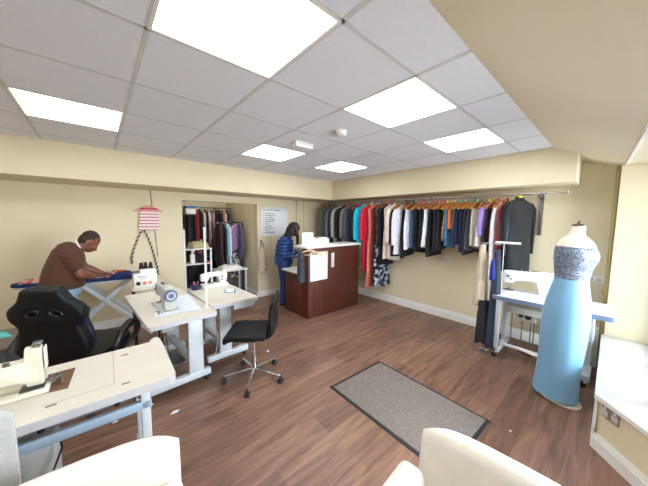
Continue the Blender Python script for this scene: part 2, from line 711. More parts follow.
def table_top(parent, x0, x1, y0, y1, z, name='tabletop', r=.025, th=.036, edge=None, top=None):
    """rounded-corner laminate board with a grey edge band"""
    def rr(o):
        out = []
        for (cx, cy, a0) in ((x1 - r, y1 - r, 0), (x0 + r, y1 - r, 90), (x0 + r, y0 + r, 180), (x1 - r, y0 + r, 270)):
            for k in range(5):
                a = math.radians(a0 + k * 22.5)
                out.append((cx + (r + o) * math.cos(a), cy + (r + o) * math.sin(a)))
        return out
    t = G().prism(rr(0), z - th, z).build(name, top or laminate_top, parent)
    g = G()
    a, b = rr(.0), rr(.003)
    g.rings([[(p[0], p[1], z - th - .001) for p in a], [(p[0], p[1], z - th - .001) for p in b], [(p[0], p[1], z - .001) for p in b], [(p[0], p[1], z - .001) for p in a]], cap=False, closed=True)
    g.build('edge_band', edge or lamin_edge, t)
    return t


def sewing_machine(label, loc, rz, body=None, scale=1.0, cat='sewing machine', style='std'):
    """industrial lockstitch head: needle at the local origin, wheel at +x, operator on the -y side"""
    body = body or off_white
    t = thing('sewing_machine', label, cat, loc, rz)
    t.scale = (scale,) * 3
    G().bb(-.07, .43, -.085, .085, .002, .022, .006).build('bed', body, t)
    # arm, column and head in one casting
    g = G()

    def ring(x, z0, z1, y0, y1, n=16):
        out = []
        cy, cz, hy, hz = (y0 + y1) / 2, (z0 + z1) / 2, (y1 - y0) / 2, (z1 - z0) / 2
        for k in range(n):
            a = 2 * PI * k / n
            c, s_ = math.cos(a), math.sin(a)
            out.append((x, cy + hy * math.copysign(abs(c) ** .5, c), cz + hz * math.copysign(abs(s_) ** .5, s_)))
        return out
    if style == 'tall':
        g.rings([ring(-.048, .04, .255, -.035, .035), ring(-.044, .034, .262, -.04, .04), ring(.018, .034, .262, -.04, .04), ring(.024, .06, .2, -.045, .045),
                 ring(.05, .075, .19, -.06, .06), ring(.20, .08, .19, -.062, .062), ring(.27, .08, .195, -.062, .062),
                 ring(.30, .02, .2, -.062, .062), ring(.40, .02, .2, -.062, .062), ring(.415, .03, .19, -.055, .055)])
    else:
        g.rings([ring(-.055, .115, .255, -.04, .04), ring(-.05, .105, .265, -.045, .045), ring(.04, .11, .27, -.045, .045),
                 ring(.07, .15, .27, -.045, .045), ring(.20, .16, .275, -.048, .048), ring(.27, .15, .285, -.055, .055),
                 ring(.30, .02, .29, -.062, .062), ring(.40, .02, .285, -.062, .062), ring(.415, .03, .275, -.055, .055)])
    b = g.build('body', body, t)
    G().bb(-.062, -.055, -.032, .032, .12, .25, .003).build('face_plate', white_plastic, t)
    g = G().cyl((.415, 0, .195), (.43, 0, .195), .03, 16)
    g.lathe([(.03, 0), (.058, .0), (.064, .008), (.064, .028), (.056, .034), (.03, .03), (.026, .038), (.0, .038)], seg=28,
            c=(.43, 0, .195), mat=Matrix.Rotation(PI / 2, 4, 'Y'))
    w = g.build('hand_wheel', M('grey_blue_wheel', '#59617a', .4, .1), t)
    G().lathe([(.04, 0), (.046, 0), (.046, .003), (.04, .003)], c=(.463, 0, .195), mat=Matrix.Rotation(PI / 2, 4, 'Y')).build('wheel_ring', M('pale_wheel_ring', '#a9b0c4', .4), w)
    G().cyl((-.01, 0, .15), (-.01, 0, .03), .004, 8).cyl((.02, 0, .15), (.02, 0, .045), .005, 8).build('needle_bar', chrome, t)
    G().bb(-.022, .0, -.03, .012, .024, .03, .002).bb(.0, .012, -.006, .006, .026, .06).build('presser_foot', steel, t)
    G().bb(-.05, .05, -.05, .05, .022, .0245).build('needle_plate', steel, t)
    g = G().cyl((.0, -.046, .2), (.0, -.062, .2), .014, 14).cyl((.03, -.046, .17), (.03, -.058, .17), .009, 12)
    g.tube([(-.02, -.05, .235), (-.02, -.075, .24), (-.005, -.075, .21)], .0025, 6)
    g.build('tension_dial', steel, t)
    g = G().cyl((.12, 0, .27), (.12, 0, .30), .004, 8).cyl((.18, 0, .27), (.18, 0, .295), .006, 8)
    g.bb(.22, .28, -.02, .02, .283, .29, .002)
    g.build('thread_guide', steel, t)
    g = G()
    if style == 'tall':
        for k in range(4):
            g.bb(.07 + k * .05, .10 + k * .05, .018, .034, .186, .191, .001)
    for k in range(4):
        g.bb(.08 + k * .045, .105 + k * .045, -.012, .012, (.271 if style == 'std' else .187), (.2785 if style == 'std' else .1935), .001)
    g.build('oil_cap', M('dark_slots', '#3c3a36', .5), t)
    return t


def motor_unit(parent, x, y, z, mat, ln=.2, rods=True, r=.055):
    m = G().cyl((x, y - ln / 2, z), (x, y + ln / 2, z), r, 20).cyl((x, y + ln / 2, z), (x, y + ln / 2 + .03, z), r * .7, 16)
    m.bb(x - .05, x + .05, y - ln / 2 + .02, y + ln / 2 - .02, z + r * .5, z + r + .03, .006)
    mo = m.build('motor', mat, parent)
    return mo


# ---- table A: machine table beside the wall with the machine seen from its wheel end
def make_table_a():
    t = thing('sewing_table', 'cream sewing table carrying the machine with the blue-grey hand wheel', 'sewing table',
              (.50, 2.96, 0), math.radians(3.5))
    table_top(t, -.27, .27, -.58, .60, .75)
    t_leg(t, -.33, .27, -.36, .14, .714, grey_metal)
    t_leg(t, -.33, .27, .42, .14, .714, grey_metal)
    G().bb(.09, .15, -.34, .40, .2, .25, .004).build('crossbar', grey_metal, t)
    G().bb(-.2, -.14, -.34, .40, .665, .714, .004).build('crossbar', grey_metal, t)
    for x in (-.30, .24):
        for y in (-.36, .42):
            caster(t, x, y)
    mo = motor_unit(t, -.08, -.05, .6, black_plastic)
    G().bb(-.13, -.02, -.34, -.26, .58, .66, .006).build('switch_box', M('grey_switch', '#a4a7aa', .5), t)
    G().lathe([(.0, 0), (.04, 0), (.045, .008), (.04, .02), (.012, .024), (0, .024)], c=(-.2, -.40, .55), seg=24, mat=Matrix.Rotation(PI / 2, 4, 'X')).build('hand_knob', white_plastic, t)
    g = G().bb(-.16, .12, -.16, .14, .14, .155, .004)
    g.cyl((.0, 0, .15), (-.03, 0, .56), .006, 8)
    g.build('treadle', steel, t)
    G().tube([(.16, -.33, .6), (.19, -.36, .45), (.14, -.3, .25), (.2, -.36, .2), (.1, -.2, .18)], .004, 6).build('cable', black_plastic, t)
    return t


make_table_a()
sewing_machine('cream sewing machine with round blue-grey hand wheel, beside a white printed sheet', (.45, 2.98, .75), math.radians(-86.5), M('grey_white_enamel', '#b7b7b2', .35, 0, .04, 9), .83)
# printed white sheet beside that machine
t = thing('printed_sheet', 'white sheet with dark capital letters beside the hand wheel machine', 'sheet of paper', (.54, 2.62, .752))
G().prism([(-.20, -.03), (.17, -.07), (.205, .52), (.10, .56), (-.17, .16)], 0, .002).build('sheet', M('blue_white_paper', '#dfe6ef', .7, 0, .02, 8), t)
tx = text_mesh('TNT', .15, ink, 'print', t, (-.185, .015, .003), (0, 0, math.radians(-4)))
tx.scale = (.55, 1, 1)


# ---- table B
def make_table_b():
    t = thing('sewing_table', 'cream worktable with the spool of thread on it, next to the black swivel chair', 'sewing table',
              (1.05, 2.98, 0), math.radians(2))
    table_top(t, -.25, .25, -.40, .42, .75)
    t_leg(t, -.23, .23, -.16, -.03, .714, grey_metal)
    t_leg(t, -.23, .23, .32, -.03, .714, grey_metal)
    G().bb(-.09, -.03, -.13, .3, .22, .27, .004).build('crossbar', grey_metal, t)
    G().bb(-.02, .22, -.385, -.34, .655, .713, .006).build('drawer', grey_metal, t)
    for x in (-.2, .2):
        for y in (-.16, .32):
            caster(t, x, y)
    G().bb(-.10, .10, -.06, .18, .14, .152, .003).cyl((0, .05, .15), (0, .05, .7), .006, 8).build('treadle', steel, t)
    G().tube([(-.15, -.17, .7), (-.17, -.2, .5), (-.1, -.15, .3), (-.16, -.2, .14)], .004, 6).build('cable', M('pale_cable', '#b9b4a6', .5), t)
    motor_unit(t, .05, .1, .6, M('motor_grey', '#7d7f80', .5), .18)
    return t


make_table_b()
t = thing('thread_stand', 'thin white upright thread stand at the near edge of the worktables', 'thread stand', (.768, 2.59, .75), 0)
G().lathe([(.02, 0), (.02, .008), (.007, .012), (0, .012)], seg=16).build('base', white_plastic, t)
G().cyl((0, 0, .01), (0, 0, .76), .0085, 10).build('pole', white_plastic, t)
G().lathe([(.012, .76), (.012, .775), (0, .776)], seg=12).build('cap', white_plastic, t)
t = thing('thread_spool', 'white and turquoise thread spool lying on the worktable', 'thread spool', (1.135, 2.93, .771), math.radians(-38))
G().cyl((-.045, 0, 0), (.045, 0, 0), .018, 16).build('thread', M('white_thread', '#eef2f4', .8, 0, .04, 90, .2, 300), t)
for a in (-1, 1):
    G().cyl((a * .045, 0, 0), (a * .058, 0, 0), .021, 16).build('end_cap', M('turquoise_cap', '#4fb0c6', .4), t)


# ---- white portable machine and its bits at the back of table B
def small_machine(label, loc, rz, name='sewing_machine', sc=1.0):
    t = thing(name, label, 'sewing machine', loc, rz)
    t.scale = (sc, sc, sc * .85)
    w = M('white_machine_shell', '#e2e0da', .35, 0, .03, 10)
    G().bb(-.19, .19, -.09, .09, 0, .07, .012).build('bed', w, t)
    g = G()

    def ring(x, z0, z1, w_):
        n = 12
        return [(x, w_ * math.copysign(abs(math.cos(a)) ** .6, math.cos(a)), (z0 + z1) / 2 + (z1 - z0) / 2 * math.copysign(abs(math.sin(a)) ** .6, math.sin(a)))
                for a in [2 * PI * k / n for k in range(n)]]
    g.rings([ring(-.19, .13, .26, .045), ring(-.10, .125, .275, .05), ring(-.08, .19, .275, .05), ring(.05, .19, .275, .05),
             ring(.08, .06, .275, .06), ring(.17, .06, .27, .06), ring(.185, .08, .25, .05)])
    g.build('body', w, t)
    G().cyl((.185, 0, .19), (.205, 0, .19), .032, 18).build('hand_wheel', white_plastic, t)
    G().cyl((-.13, 0, .13), (-.13, 0, .075), .004, 8).build('needle_bar', chrome, t)
    G().bb(-.15, -.11, -.02, .012, .072, .078, .002).build('presser_foot', steel, t)
    G().cyl((.1, -.061, .19), (.1, -.072, .19), .018, 16).cyl((.1, -.061, .13), (.1, -.072, .13), .014, 16).build('stitch_dial', M('grey_dial', '#6d7076', .4), t)
    return t


small_machine('white domestic sewing machine at the back of the worktable, in front of the alcove', (1.085, 3.33, .75), math.radians(6), sc=.82)
t = thing('sewing_bowl', 'small dark navy bowl on the worktable edge by the alcove jamb', 'bowl', (.865, 3.32, .751))
G().lathe([(.0, 0), (.04, 0), (.05, .02), (.056, .06), (.052, .06), (.046, .02), (.036, .008), (0, .008)], seg=24).build('bowl', M('navy_plastic', '#2a2350', .35), t)
g = G()
for k in range(5):
    g.cyl((.0 + .012 * math.cos(k * 2.1), .012 * math.sin(k * 2.1), .008), (.03 * math.cos(k * 2.1), .03 * math.sin(k * 2.1), .10), .005, 6)
tp = thing('marking_pencils', 'pink and pale marking pencils standing in the navy bowl', 'pencils', (.865, 3.32, .751))
g.build('pencils', M('pink_pencil', '#c06a8c', .5), tp)


# ---- table C: foreground
def make_table_c():
    t = thing('sewing_table', 'nearest long cream sewing table with the machine that has a brown slide plate', 'sewing table',
              (-.32, 1.825, 0), math.radians(-1.5))
    tt = table_top(t, -.60, .615, -.27, .27, .75, th=.04, r=.035)
    G().bb(.352, .355, -.16, .27, .7502, .7508).build('seam', M('seam_grey', '#a09a8a', .6), tt)  # seam lines laid on the top as thin grey strips
    G().bb(.1, .352, -.162, -.1595, .7502, .7508).build('seam', M('seam_grey', '#a09a8a', .6), tt)
    for cx, cy in ((.41, .165), (.40, -.19), (.13, -.18)):
        G().bb(cx - .018, cx + .018, cy - .006, cy + .006, .7502, .752, .0006).build('plug_cap', M('brass_plug', '#77705c', .4, .4), tt)
    G().bb(-.56, .44, -.20, -.185, .655, .709, .002).build('gap_shade_panel', M('gap_shade_grey', '#6e6c72', .7), t)  # grey panel stands in for the shadow between top and rail
    for a, b in ((-.262, -.235), (.2, .23)):
        G().bb(-.56, .50, a, b, .615, .66, .004).build('rail', M('blue_grey_rail', '#9fb4c8', .4, .1), t)
    for x in (-.1, .1, .36):
        G().cyl((x, -.225, .67), (x, -.225, .712), .012, 10).build('bolt', black_plastic, t)
    for x in (.475, -.5):
        g = G()
        g.bb(x - .02, x + .02, -.262, -.222, .12, .71, .004)
        g.bb(x - .02, x + .02, .20, .24, .12, .71, .004)
        g.bb(x - .025, x + .025, -.29, .29, .065, .12, .006)
        g.build('leg', grey_metal, t)
        for y in (-.26, .26):
            caster(t, x, y)
    G().bb(.445, .5, -.22, .2, .655, .7, .004).build('bracket', grey_metal, t)
    motor_unit(t, -.2, .08, .6, M('motor_grey', '#7d7f80', .5), .2)
    g = G().bb(-.03, .13, -.16, -.02, .28, .60, .01)
    cb = g.build('control_box', M('grey_control_box', '#c9c9c9', .5), t)
    G().cyl((.05, -.16, .40), (.05, -.178, .40), .022, 16).build('control_knob', black_plastic, cb)
    G().tube([(.15, -.2, .61), (.155, -.19, .54), (.12, -.19, .44), (.10, -.18, .34), (.11, -.15, .2)], .004, 6).build('cable', black_plastic, t)
    return t


make_table_c()
mc = sewing_machine('cream sewing machine on the nearest table, its arm reaching to the photo edge', (-.272, 1.85, .75), math.radians(178.5), M('yellowed_enamel', '#dfdac6', .4, 0, .04, 9), .85, style='tall')
G().prism([(-.165, -.16), (-.04, -.16), (-.04, .08), (-.15, .10)], .0005, .004).build('slide_plate', M('brown_slide_plate', '#7d6047', .25, .3, .1, 20), mc)
g = G()
for k in range(6):
    g.tube([(-.04 - .008 * k, -.03 + .012 * k, .03), (-.09 - .006 * k, -.06 + .014 * k, .045 + .006 * (k % 3)), (-.12, -.02 + .01 * k, .012)], .004, 6)
g.build('binder_folder', steel, mc)
G().bb(-.05, -.01, -.03, .03, .268, .282, .004).build('thread_take_up', steel, mc)


# ---- table R: long machine table along the rail wall
def make_table_r():
    t = thing('sewing_table', 'sewing table with chrome stand along the rail wall behind the mannequin', 'sewing table', (3.74, .47, 0))
    table_top(t, -.29, .26, -.52, .445, .75, th=.045, edge=M('blue_grey_edging', '#7484a0', .5, 0, .04, 20), top=M('white_laminate', '#e2e3e4', .35, 0, .02, 8))
    for y in (.38, -.37):
        t_leg(t, -.26, .22, y, .1, .714, grey_metal)
    G().bb(.07, .13, -.35, .36, .17, .28, .004).build('crossbar', white_gloss, t)
    G().bb(-.1, -.06, -.35, .36, .10, .13, .004).build('crossbar', white_gloss, t)
    G().bb(-.28, -.24, .36, .40, .12, .712, .003).build('front_post', grey_metal, t)
    for x in (-.25, .2):
        for y in (.38, -.37):
            caster(t, x, y)
    mo = G().bb(-.16, .06, -.02, .32, .55, .63, .014).cyl((-.06, .06, .51), (-.06, .24, .51), .055, 18)
    mo = mo.build('motor', M('motor_silver', '#b9b7b0', .4, .1, .08, 20), t)
    G().cyl((-.06, -.03, .57), (-.06, -.06, .57), .05, 20).build('pulley', black_plastic, mo)
    for yy, rr_ in ((.12, .03), (.19, .022)):
        G().cyl((-.115, yy, .53), (-.135, yy, .53), rr_, 16).build('motor_knob', black_plastic, mo)
    for y in (.28, .18, .1, .07, -.05):
        G().cyl((-.08, y, .2), (-.08, y, .6), .006, 8).build('rod', steel, t)
    G().tube([(-.12, .33, .13), (-.15, .2, .15), (-.14, .05, .12), (-.16, -.1, .14), (-.12, -.3, .11)], .013, 8).build('treadle', white_plastic, t)
    G().tube([(-.05, .3, .1), (-.1, .1, .08), (-.04, -.1, .1), (-.1, -.3, .07)], .009, 8).build('cable', black_plastic, t)
    return t


make_table_r()
sewing_machine('white sewing machine behind the mannequin, below the hanging black coat', (3.78, .83, .75), math.radians(-90), M('white_enamel', '#eceff2', .3, 0, .02, 6))
t = thing('work_lamp', 'white bar lamp on a thin upright over the machine, in front of the black coat', 'lamp', (3.60, .865, .751))
G().lathe([(.022, 0), (.022, .012), (0, .014)], seg=16).build('base', white_plastic, t)
G().cyl((0, 0, .01), (0, 0, .60), .004, 8).build('upright', white_plastic, t)
G().bb(-.014, .014, -.16, .09, .595, .622, .006).build('lamp_bar', white_plastic, t)
# ------------------------------------------------------------------ seats
def star_base(t, r, zc, mat, wheel_mat, n=5, a0=0.0, prof=.02):
    for k in range(n):
        a = a0 + 2 * PI * k / n
        c, s = math.cos(a), math.sin(a)
        lg = G().tube([(.02 * c, .02 * s, zc), (r * .5 * c, r * .5 * s, zc - .015), (r * c, r * s, .072)], [prof, prof * .8, prof * .62], 10).build('base_leg', mat, t)
        g = G()
        for w in (-1, 1):
            p = Vector((r * c - s * .012 * w, r * s + c * .012 * w, .026))
            g.cyl(p - Vector((-s, c, 0)) * .009, p + Vector((-s, c, 0)) * .009, .026, 14)
        g.cyl((r * c, r * s, .03), (r * c, r * s, .075), .008, 8)
        g.build('caster', wheel_mat, t)


def swivel_chair():
    """front of the chair is local +y"""
    t = thing('swivel_chair', 'black ribbed armless swivel chair on a chrome five-star base', 'office chair', (1.13, 2.33, 0), math.radians(52))
    g = G()

    def pad(yz, w, th, n=12):
        """padded strip following a curve in y-z, transverse ribs, rounded edges"""
        rs = []
        k = len(yz)
        for i, (y, z) in enumerate(yz):
            a = Vector((0, *yz[max(i - 1, 0)]))
            b = Vector((0, *yz[min(i + 1, k - 1)]))
            d = (b - a).normalized()
            nrm = Vector((0, -d.z, d.y))
            e = 1.0
            if i in (0, k - 1):
                e = .55
            tt = th * (1.0 + .13 * math.cos(i * PI)) * e
            ww = w * (.97 if i in (0, k - 1) else 1)
            ring = []
            for q in range(16):
                an = 2 * PI * q / 16
                x = ww / 2 * math.copysign(abs(math.cos(an)) ** .35, math.cos(an))
                h = tt / 2 * math.copysign(abs(math.sin(an)) ** .6, math.sin(an))
                ring.append(Vector((x, y, z)) + nrm * h)
            rs.append(ring)
        return rs
    seat = [(.23, .455), (.225, .475), (.2, .495), (.16, .502), (.12, .5), (.08, .498), (.04, .497), (0, .497), (-.04, .498), (-.08, .5), (-.12, .505), (-.155, .515)]
    G().rings(pad(seat, .43, .075)).build('seat', black_leather, t)
    back = [(-.155, .50), (-.185, .52), (-.2, .55), (-.203, .59), (-.2, .63), (-.197, .67), (-.197, .71), (-.20, .75), (-.208, .79), (-.22, .83), (-.228, .86)]
    G().rings(pad(back, .41, .05)).build('backrest', black_leather, t)
    G().bb(-.09, .09, -.1, .1, .435, .462, .006).build('seat_plate', black_plastic, t)
    G().cyl((0, 0, .10), (0, 0, .28), .024, 16).cyl((0, 0, .26), (0, 0, .44), .014, 16).build('column', chrome, t)
    G().tube([(.06, 0, .44), (.2, .02, .435), (.25, .03, .43)], .006, 8).build('lever', chrome, t)
    star_base(t, .29, .105, chrome, rubber, a0=math.radians(35), prof=.017)
    return t


swivel_chair()


def gaming_chair():
    t = thing('gaming_chair', 'large black high-back gaming chair seen from behind', 'office chair', (-.14, 3.0, 0), math.radians(-32))
    # winged back outline (x, z), z measured from the seat
    half = [(.0, .585), (.06, .585), (.115, .575), (.14, .53), (.165, .485), (.225, .43), (.242, .38), (.232, .33), (.198, .275), (.215, .20), (.228, .12), (.22, .04), (.17, -.01), (.0, -.02)]
    out = half + [(-x, z) for x, z in reversed(half[1:-1])]
    out = spline(out, 4)

    def oval(cx, cz, a, b, tilt):
        return [(cx + a * math.cos(k * PI / 8) * math.cos(tilt) - b * math.sin(k * PI / 8) * math.sin(tilt),
                 cz + a * math.cos(k * PI / 8) * math.sin(tilt) + b * math.sin(k * PI / 8) * math.cos(tilt)) for k in range(16)]
    rot = Matrix.Rotation(math.radians(90 + 11), 4, 'X')
    bk = outline_solid('backrest', out, [oval(.075, .395, .038, .02, -.35), oval(-.075, .395, .038, .02, .35)], .10, .03, black_leather, t, (0, -.22, .525), rot)
    for sg in (1, -1):
        rr = [(p[0], p[1]) for p in oval(sg * .075, .395, .042, .024, -.35 * sg)]
        g = G()
        m = Matrix.Translation((0, -.22, .525)) @ rot
        g.tube([m @ Vector((x, z, .045)) for x, z in rr], .007, 6, closed=True)
        g.build('grommet', black_plastic, bk)
        # raised wing bolster down each side, a shade bluer
        bl = [(.18 * sg, .43), (.205 * sg, .37), (.18 * sg, .29), (.19 * sg, .2), (.20 * sg, .1), (.17 * sg, .03)]
        G().tube([m @ Vector((x, z, -.05)) for x, z in bl], [.015, .03, .03, .035, .035, .02], 12).build('side_bolster', M('navy_black_leather', '#1a1c2c', .45, 0, .1, 20), bk)
        # loop armrest
        pts = [(.29 * sg, -.1, .43), (.345 * sg, -.15, .55), (.36 * sg, -.1, .645), (.365 * sg, .03, .675), (.36 * sg, .15, .64), (.345 * sg, .17, .54), (.29 * sg, .1, .43)]
        G().tube([Vector(p) for p in pts], [.02, .024, .03, .034, .03, .024, .02], 12).build('armrest', black_plastic, t)
    G().rings([[(x * w, y, z) for x, y in spline([(.25, -.2), (.27, .1), (.22, .29), (0, .31), (-.22, .29), (-.27, .1), (-.25, -.2), (0, -.22)], 4)]
               for z, w in ((.38, .88), (.40, .98), (.47, 1.0), (.505, .95), (.51, .8))]).build('seat', black_leather, t)
    G().bb(-.30, .30, -.1, .1, .345, .378, .005).build('seat_plate', black_plastic, t)
    G().cyl((0, 0, .11), (0, 0, .35), .028, 16).build('column', black_plastic, t)
    star_base(t, .33, .12, black_plastic, rubber, a0=math.radians(20), prof=.03)
    return t


gaming_chair()


def tub_chair(label, loc, rz, w=.60, d=.58, zb=.74, za=.60, th=.10, flare=.0):
    """low cream leather armchair; the sitter faces local -y, back at +y"""
    t = thing('armchair', label, 'armchair', loc, rz, group='cream leather armchairs')

    def cushion(x0, x1, y0, y1, z0, z1, bev):
        return G().bb(x0, x1, y0, y1, z0, z1, bev, 4)
    # backrest, gently bowed with rounded top corners
    rs = []
    n = 17
    for i in range(n):
        u = -1 + 2 * i / (n - 1)
        x = u * (w / 2)
        top = zb - .05 * abs(u) ** 6 - .012 * u * u
        e = 1 - .35 * abs(u) ** 12
        y0, y1 = d / 2 - th * e, d / 2 - .035 * abs(u) ** 4
        zlo = .12
        ring = []
        for q in range(16):
            a = 2 * PI * q / 16
            ring.append((x, (y0 + y1) / 2 + (y1 - y0) / 2 * math.copysign(abs(math.cos(a)) ** .5, math.cos(a)) + .05 * ((1 + math.sin(a)) / 2 - .5),
                         (zlo + top) / 2 + (top - zlo) / 2 * math.copysign(abs(math.sin(a)) ** .45, math.sin(a))))
        rs.append(ring)
    G().rings(rs).build('backrest', cream_leather, t, angle=60)
    for sg in (-1, 1):
        x0, x1 = (w / 2 - th + flare, w / 2 + flare) if sg > 0 else (-w / 2 - flare, -w / 2 + th - flare)
        cushion(x0, x1, -d / 2, d / 2 - th + .0, .12, za, .032).build('armrest', cream_leather, t, angle=60)
    cushion(-w / 2 + th + .004, w / 2 - th - .004, -d / 2 + .0, d / 2 - th - .03, .26, .42, .03).build('seat_cushion', cream_leather, t, angle=60)
    G().bb(-w / 2 + .02, w / 2 - .02, -d / 2 + .02, d / 2 - .05, .10, .258, .01).build('base', cream_leather, t)
    for x in (-w / 2 + .05, w / 2 - .05):
        for y in (-d / 2 + .05, d / 2 - .08):
            G().cyl((x, y, 0), (x, y, .11), .016, 10, .022).build('leg', M('dark_wood_foot', '#2a1d16', .5), t)
    return t


tub_chair('cream leather armchair standing on the grey doormat end', (.72, .14, 0), math.radians(-86), w=.62, d=.60, zb=.81, za=.655, flare=.05)
tub_chair('cream leather armchair tucked under the edge of the nearest sewing table', (-.12, .92, 0), math.radians(-6), w=.62, d=.60, zb=.74, za=.585)

# grey upholstered chair whose back edge shows at the photo border
t = thing('upholstered_chair', 'pale grey fabric chair back showing at the border by the nearest machine', 'chair', (-.49, 1.46, 0), math.radians(182))
gf = M('pale_grey_fabric', '#b9bab6', .9, 0, .08, 60, .25, 260, sheen=.2)
rs = []
for i in range(13):
    u = -1 + i / 6
    x = u * .23
    top = .97 - .07 * abs(u) ** 5
    ring = []
    for q in range(14):
        a = 2 * PI * q / 14
        ring.append((x, .08 + .03 * (1 - .4 * abs(u) ** 8) * math.cos(a), (.42 + top) / 2 + (top - .42) / 2 * math.copysign(abs(math.sin(a)) ** .5, math.sin(a))))
    rs.append(ring)
G().rings(rs).build('backrest', gf, t, angle=60)
G().bb(-.22, .22, -.36, .04, .40, .47, .03, 3).build('seat', gf, t, angle=60)
for x in (-.19, .19):
    for y in (-.33, .05):
        G().cyl((x, y, 0), (x, y, .41), .014, 10).build('leg', steel, t)

# ------------------------------------------------------------------ mat
t = thing('doormat', 'grey speckled doormat with black rubber edging on the wood floor', 'doormat', (1.955, 1.14, 0), math.radians(-2.4))
carpet = M2('grey_carpet_pile', '#8a7f77', '#655d57', 130, .5, 'noise', .95, .16, bump=.4)
G().bb(-.345, .345, -.535, .535, .001, .012, .003).build('pile', carpet, t)
g = G()
for a in (-1, 1):
    g.bb(a * .357 - .013, a * .357 + .013, -.568, .568, .0, .007, .002)
    g.bb(-.343, .343, a * .55 - .013, a * .55 + .013, .0, .007, .002)
g.build('border', rubber, t)
# scraps of thread and paper on the floor
for k, (x, y, s, lab) in enumerate([(1.42, 2.42, .02, 'white scrap of paper on the wood floor between chair and mat'),
                                    (1.50, 2.72, .02, 'thin white scrap on the floor near the counter'),
                                    (2.31, .43, .012, 'tiny pale scrap on the floor off the mat corner'),
                                    (.414, 2.323, .035, 'larger pale lint scrap on the floor by the foot of the hand wheel machine table'),
                                    (.27, 2.55, .03, 'pale lint scrap on the floor between the two cream machine tables'),
                                    (.034, 2.51, .02, 'small pale lint scrap on the floor under the black gaming chair')]):
    g = G()
    g.prism([(-s, -s * .3), (s * .4, -s * .5), (s, s * .2), (-s * .2, s * .5)], .0005, .003)
    tag(g.build('fabric_scrap', paper, None, (x, y, 0)), lab, 'scrap')
# ------------------------------------------------------------------ reception counter and what is on it
CT = 1.185
t = thing('reception_counter', 'red-brown wood reception counter with white worktop and notice on its front', 'counter', (2.50, 3.20, 0))
G().bb(0, 1.215, .0, .025, .0, CT - .035, .002).build('front_panel', COUNTER, t)
G().bb(0, .022, .025, .17, .0, CT - .035, .002).bb(0, .022, .17, .67, .0, .715, .002).build('side_panel', COUNTER, t)
G().bb(1.193, 1.215, .025, .67, .0, CT - .035, .002).build('side_panel', COUNTER, t)
G().bb(-.04, 1.245, -.02, .36, CT - .035, CT, .006).build('worktop', white_gloss, t)
G().bb(-.06, 1.19, .172, .70, .715, .745, .005).build('lower_desk', white_gloss, t)
G().bb(.022, 1.193, .15, .17, .745, CT - .036, .001).bb(.022, 1.193, .62, .64, .0, .715, .001).build('inner_panel', COUNTER, t)
G().bb(.022, 1.193, .03, .6, .38, .40).build('shelf', COUNTER, t)

rn = random.Random(5)
t = thing('notice_sheet', 'white printed notice with a pale header fixed on the counter front', 'notice', (2.535, 3.196, .615))
G().bb(0, .37, -.004, 0, 0, .475, .001).build('sheet', paper, t)
G().bb(.0, .37, -.0046, -.004, .425, .475).build('header_band', M('pale_yellow_band', '#d9d7b4', .8), t)
g = G()
script_lines(g, [5, 3, 6, 4], .03, .31, .442, .014, rn, ink)
g.build('heading', ink, t, (0, -.0052, 0))
g = G()
for k in range(13):
    script_lines(g, [rn.randint(2, 7) for _ in range(6)], .03, rn.uniform(.22, .31), .39 - k * .029, .010, rn, ink)
g.build('print', M('grey_print', '#b4bccb', .8), t, (0, -.0046, 0))
t = thing('counter_sign', 'narrow pale upright sign strip on the counter front beside the notice', 'sign', (2.99, 3.196, .80))
G().bb(0, .07, -.006, 0, 0, .25, .002).build('strip', M('pale_pink_sign', '#e6d3cf', .6), t)
g = G()
script_lines(g, [3, 4, 2, 5, 3], 0, .21, 0, .012, rn, ink)
o = g.build('print', M('mauve_print', '#a58a90', .8), t, (.04, -.0068, .02))
o.rotation_euler = (0, -PI / 2, 0)

# display and papers
t = thing('card_display', 'white upright leaflet display with a pale green card on the counter worktop', 'display', (2.66, 3.42, CT + .001), math.radians(14))
t.scale = (1.25, 1.0, .92)
G().bb(-.12, .12, -.04, .05, 0, .012, .003).bb(-.12, .12, .0, .012, .012, .23, .003).build('stand', white_plastic, t)
G().bb(-.112, .112, -.008, -.001, .02, .225, .001).build('card', M('pale_green_card', '#d4e6d0', .7, 0, .04, 8), t)
g = G()
for k in range(4):
    script_lines(g, [4, 5, 3], -.09, .17, .18 - k * .03, .012, rn, ink)
g.build('print', M('green_print', '#8ba88c', .8), t, (0, -.0088, 0))
t = thing('paper_box', 'low white open card box standing beside the leaflet display on the counter', 'box', (2.93, 3.39, CT + .001), math.radians(10))
G().bb(-.13, .13, -.07, .07, 0, .008).bb(-.13, .13, -.07, -.064, .008, .09, .001).bb(-.13, .13, .064, .07, .008, .12, .001).bb(-.13, -.124, -.064, .064, .008, .1, .001).bb(.124, .13, -.064, .064, .008, .1, .001).build('box', paper, t)
for k in range(5):
    G().bb(-.118, .118, -.05 + k * .022, -.047 + k * .022, .01, .115 + .01 * (k % 2)).build('leaflet', M('leaflet%d' % (k % 2), ['#dfe6d8', '#c9d8cd'][k % 2], .8), t)


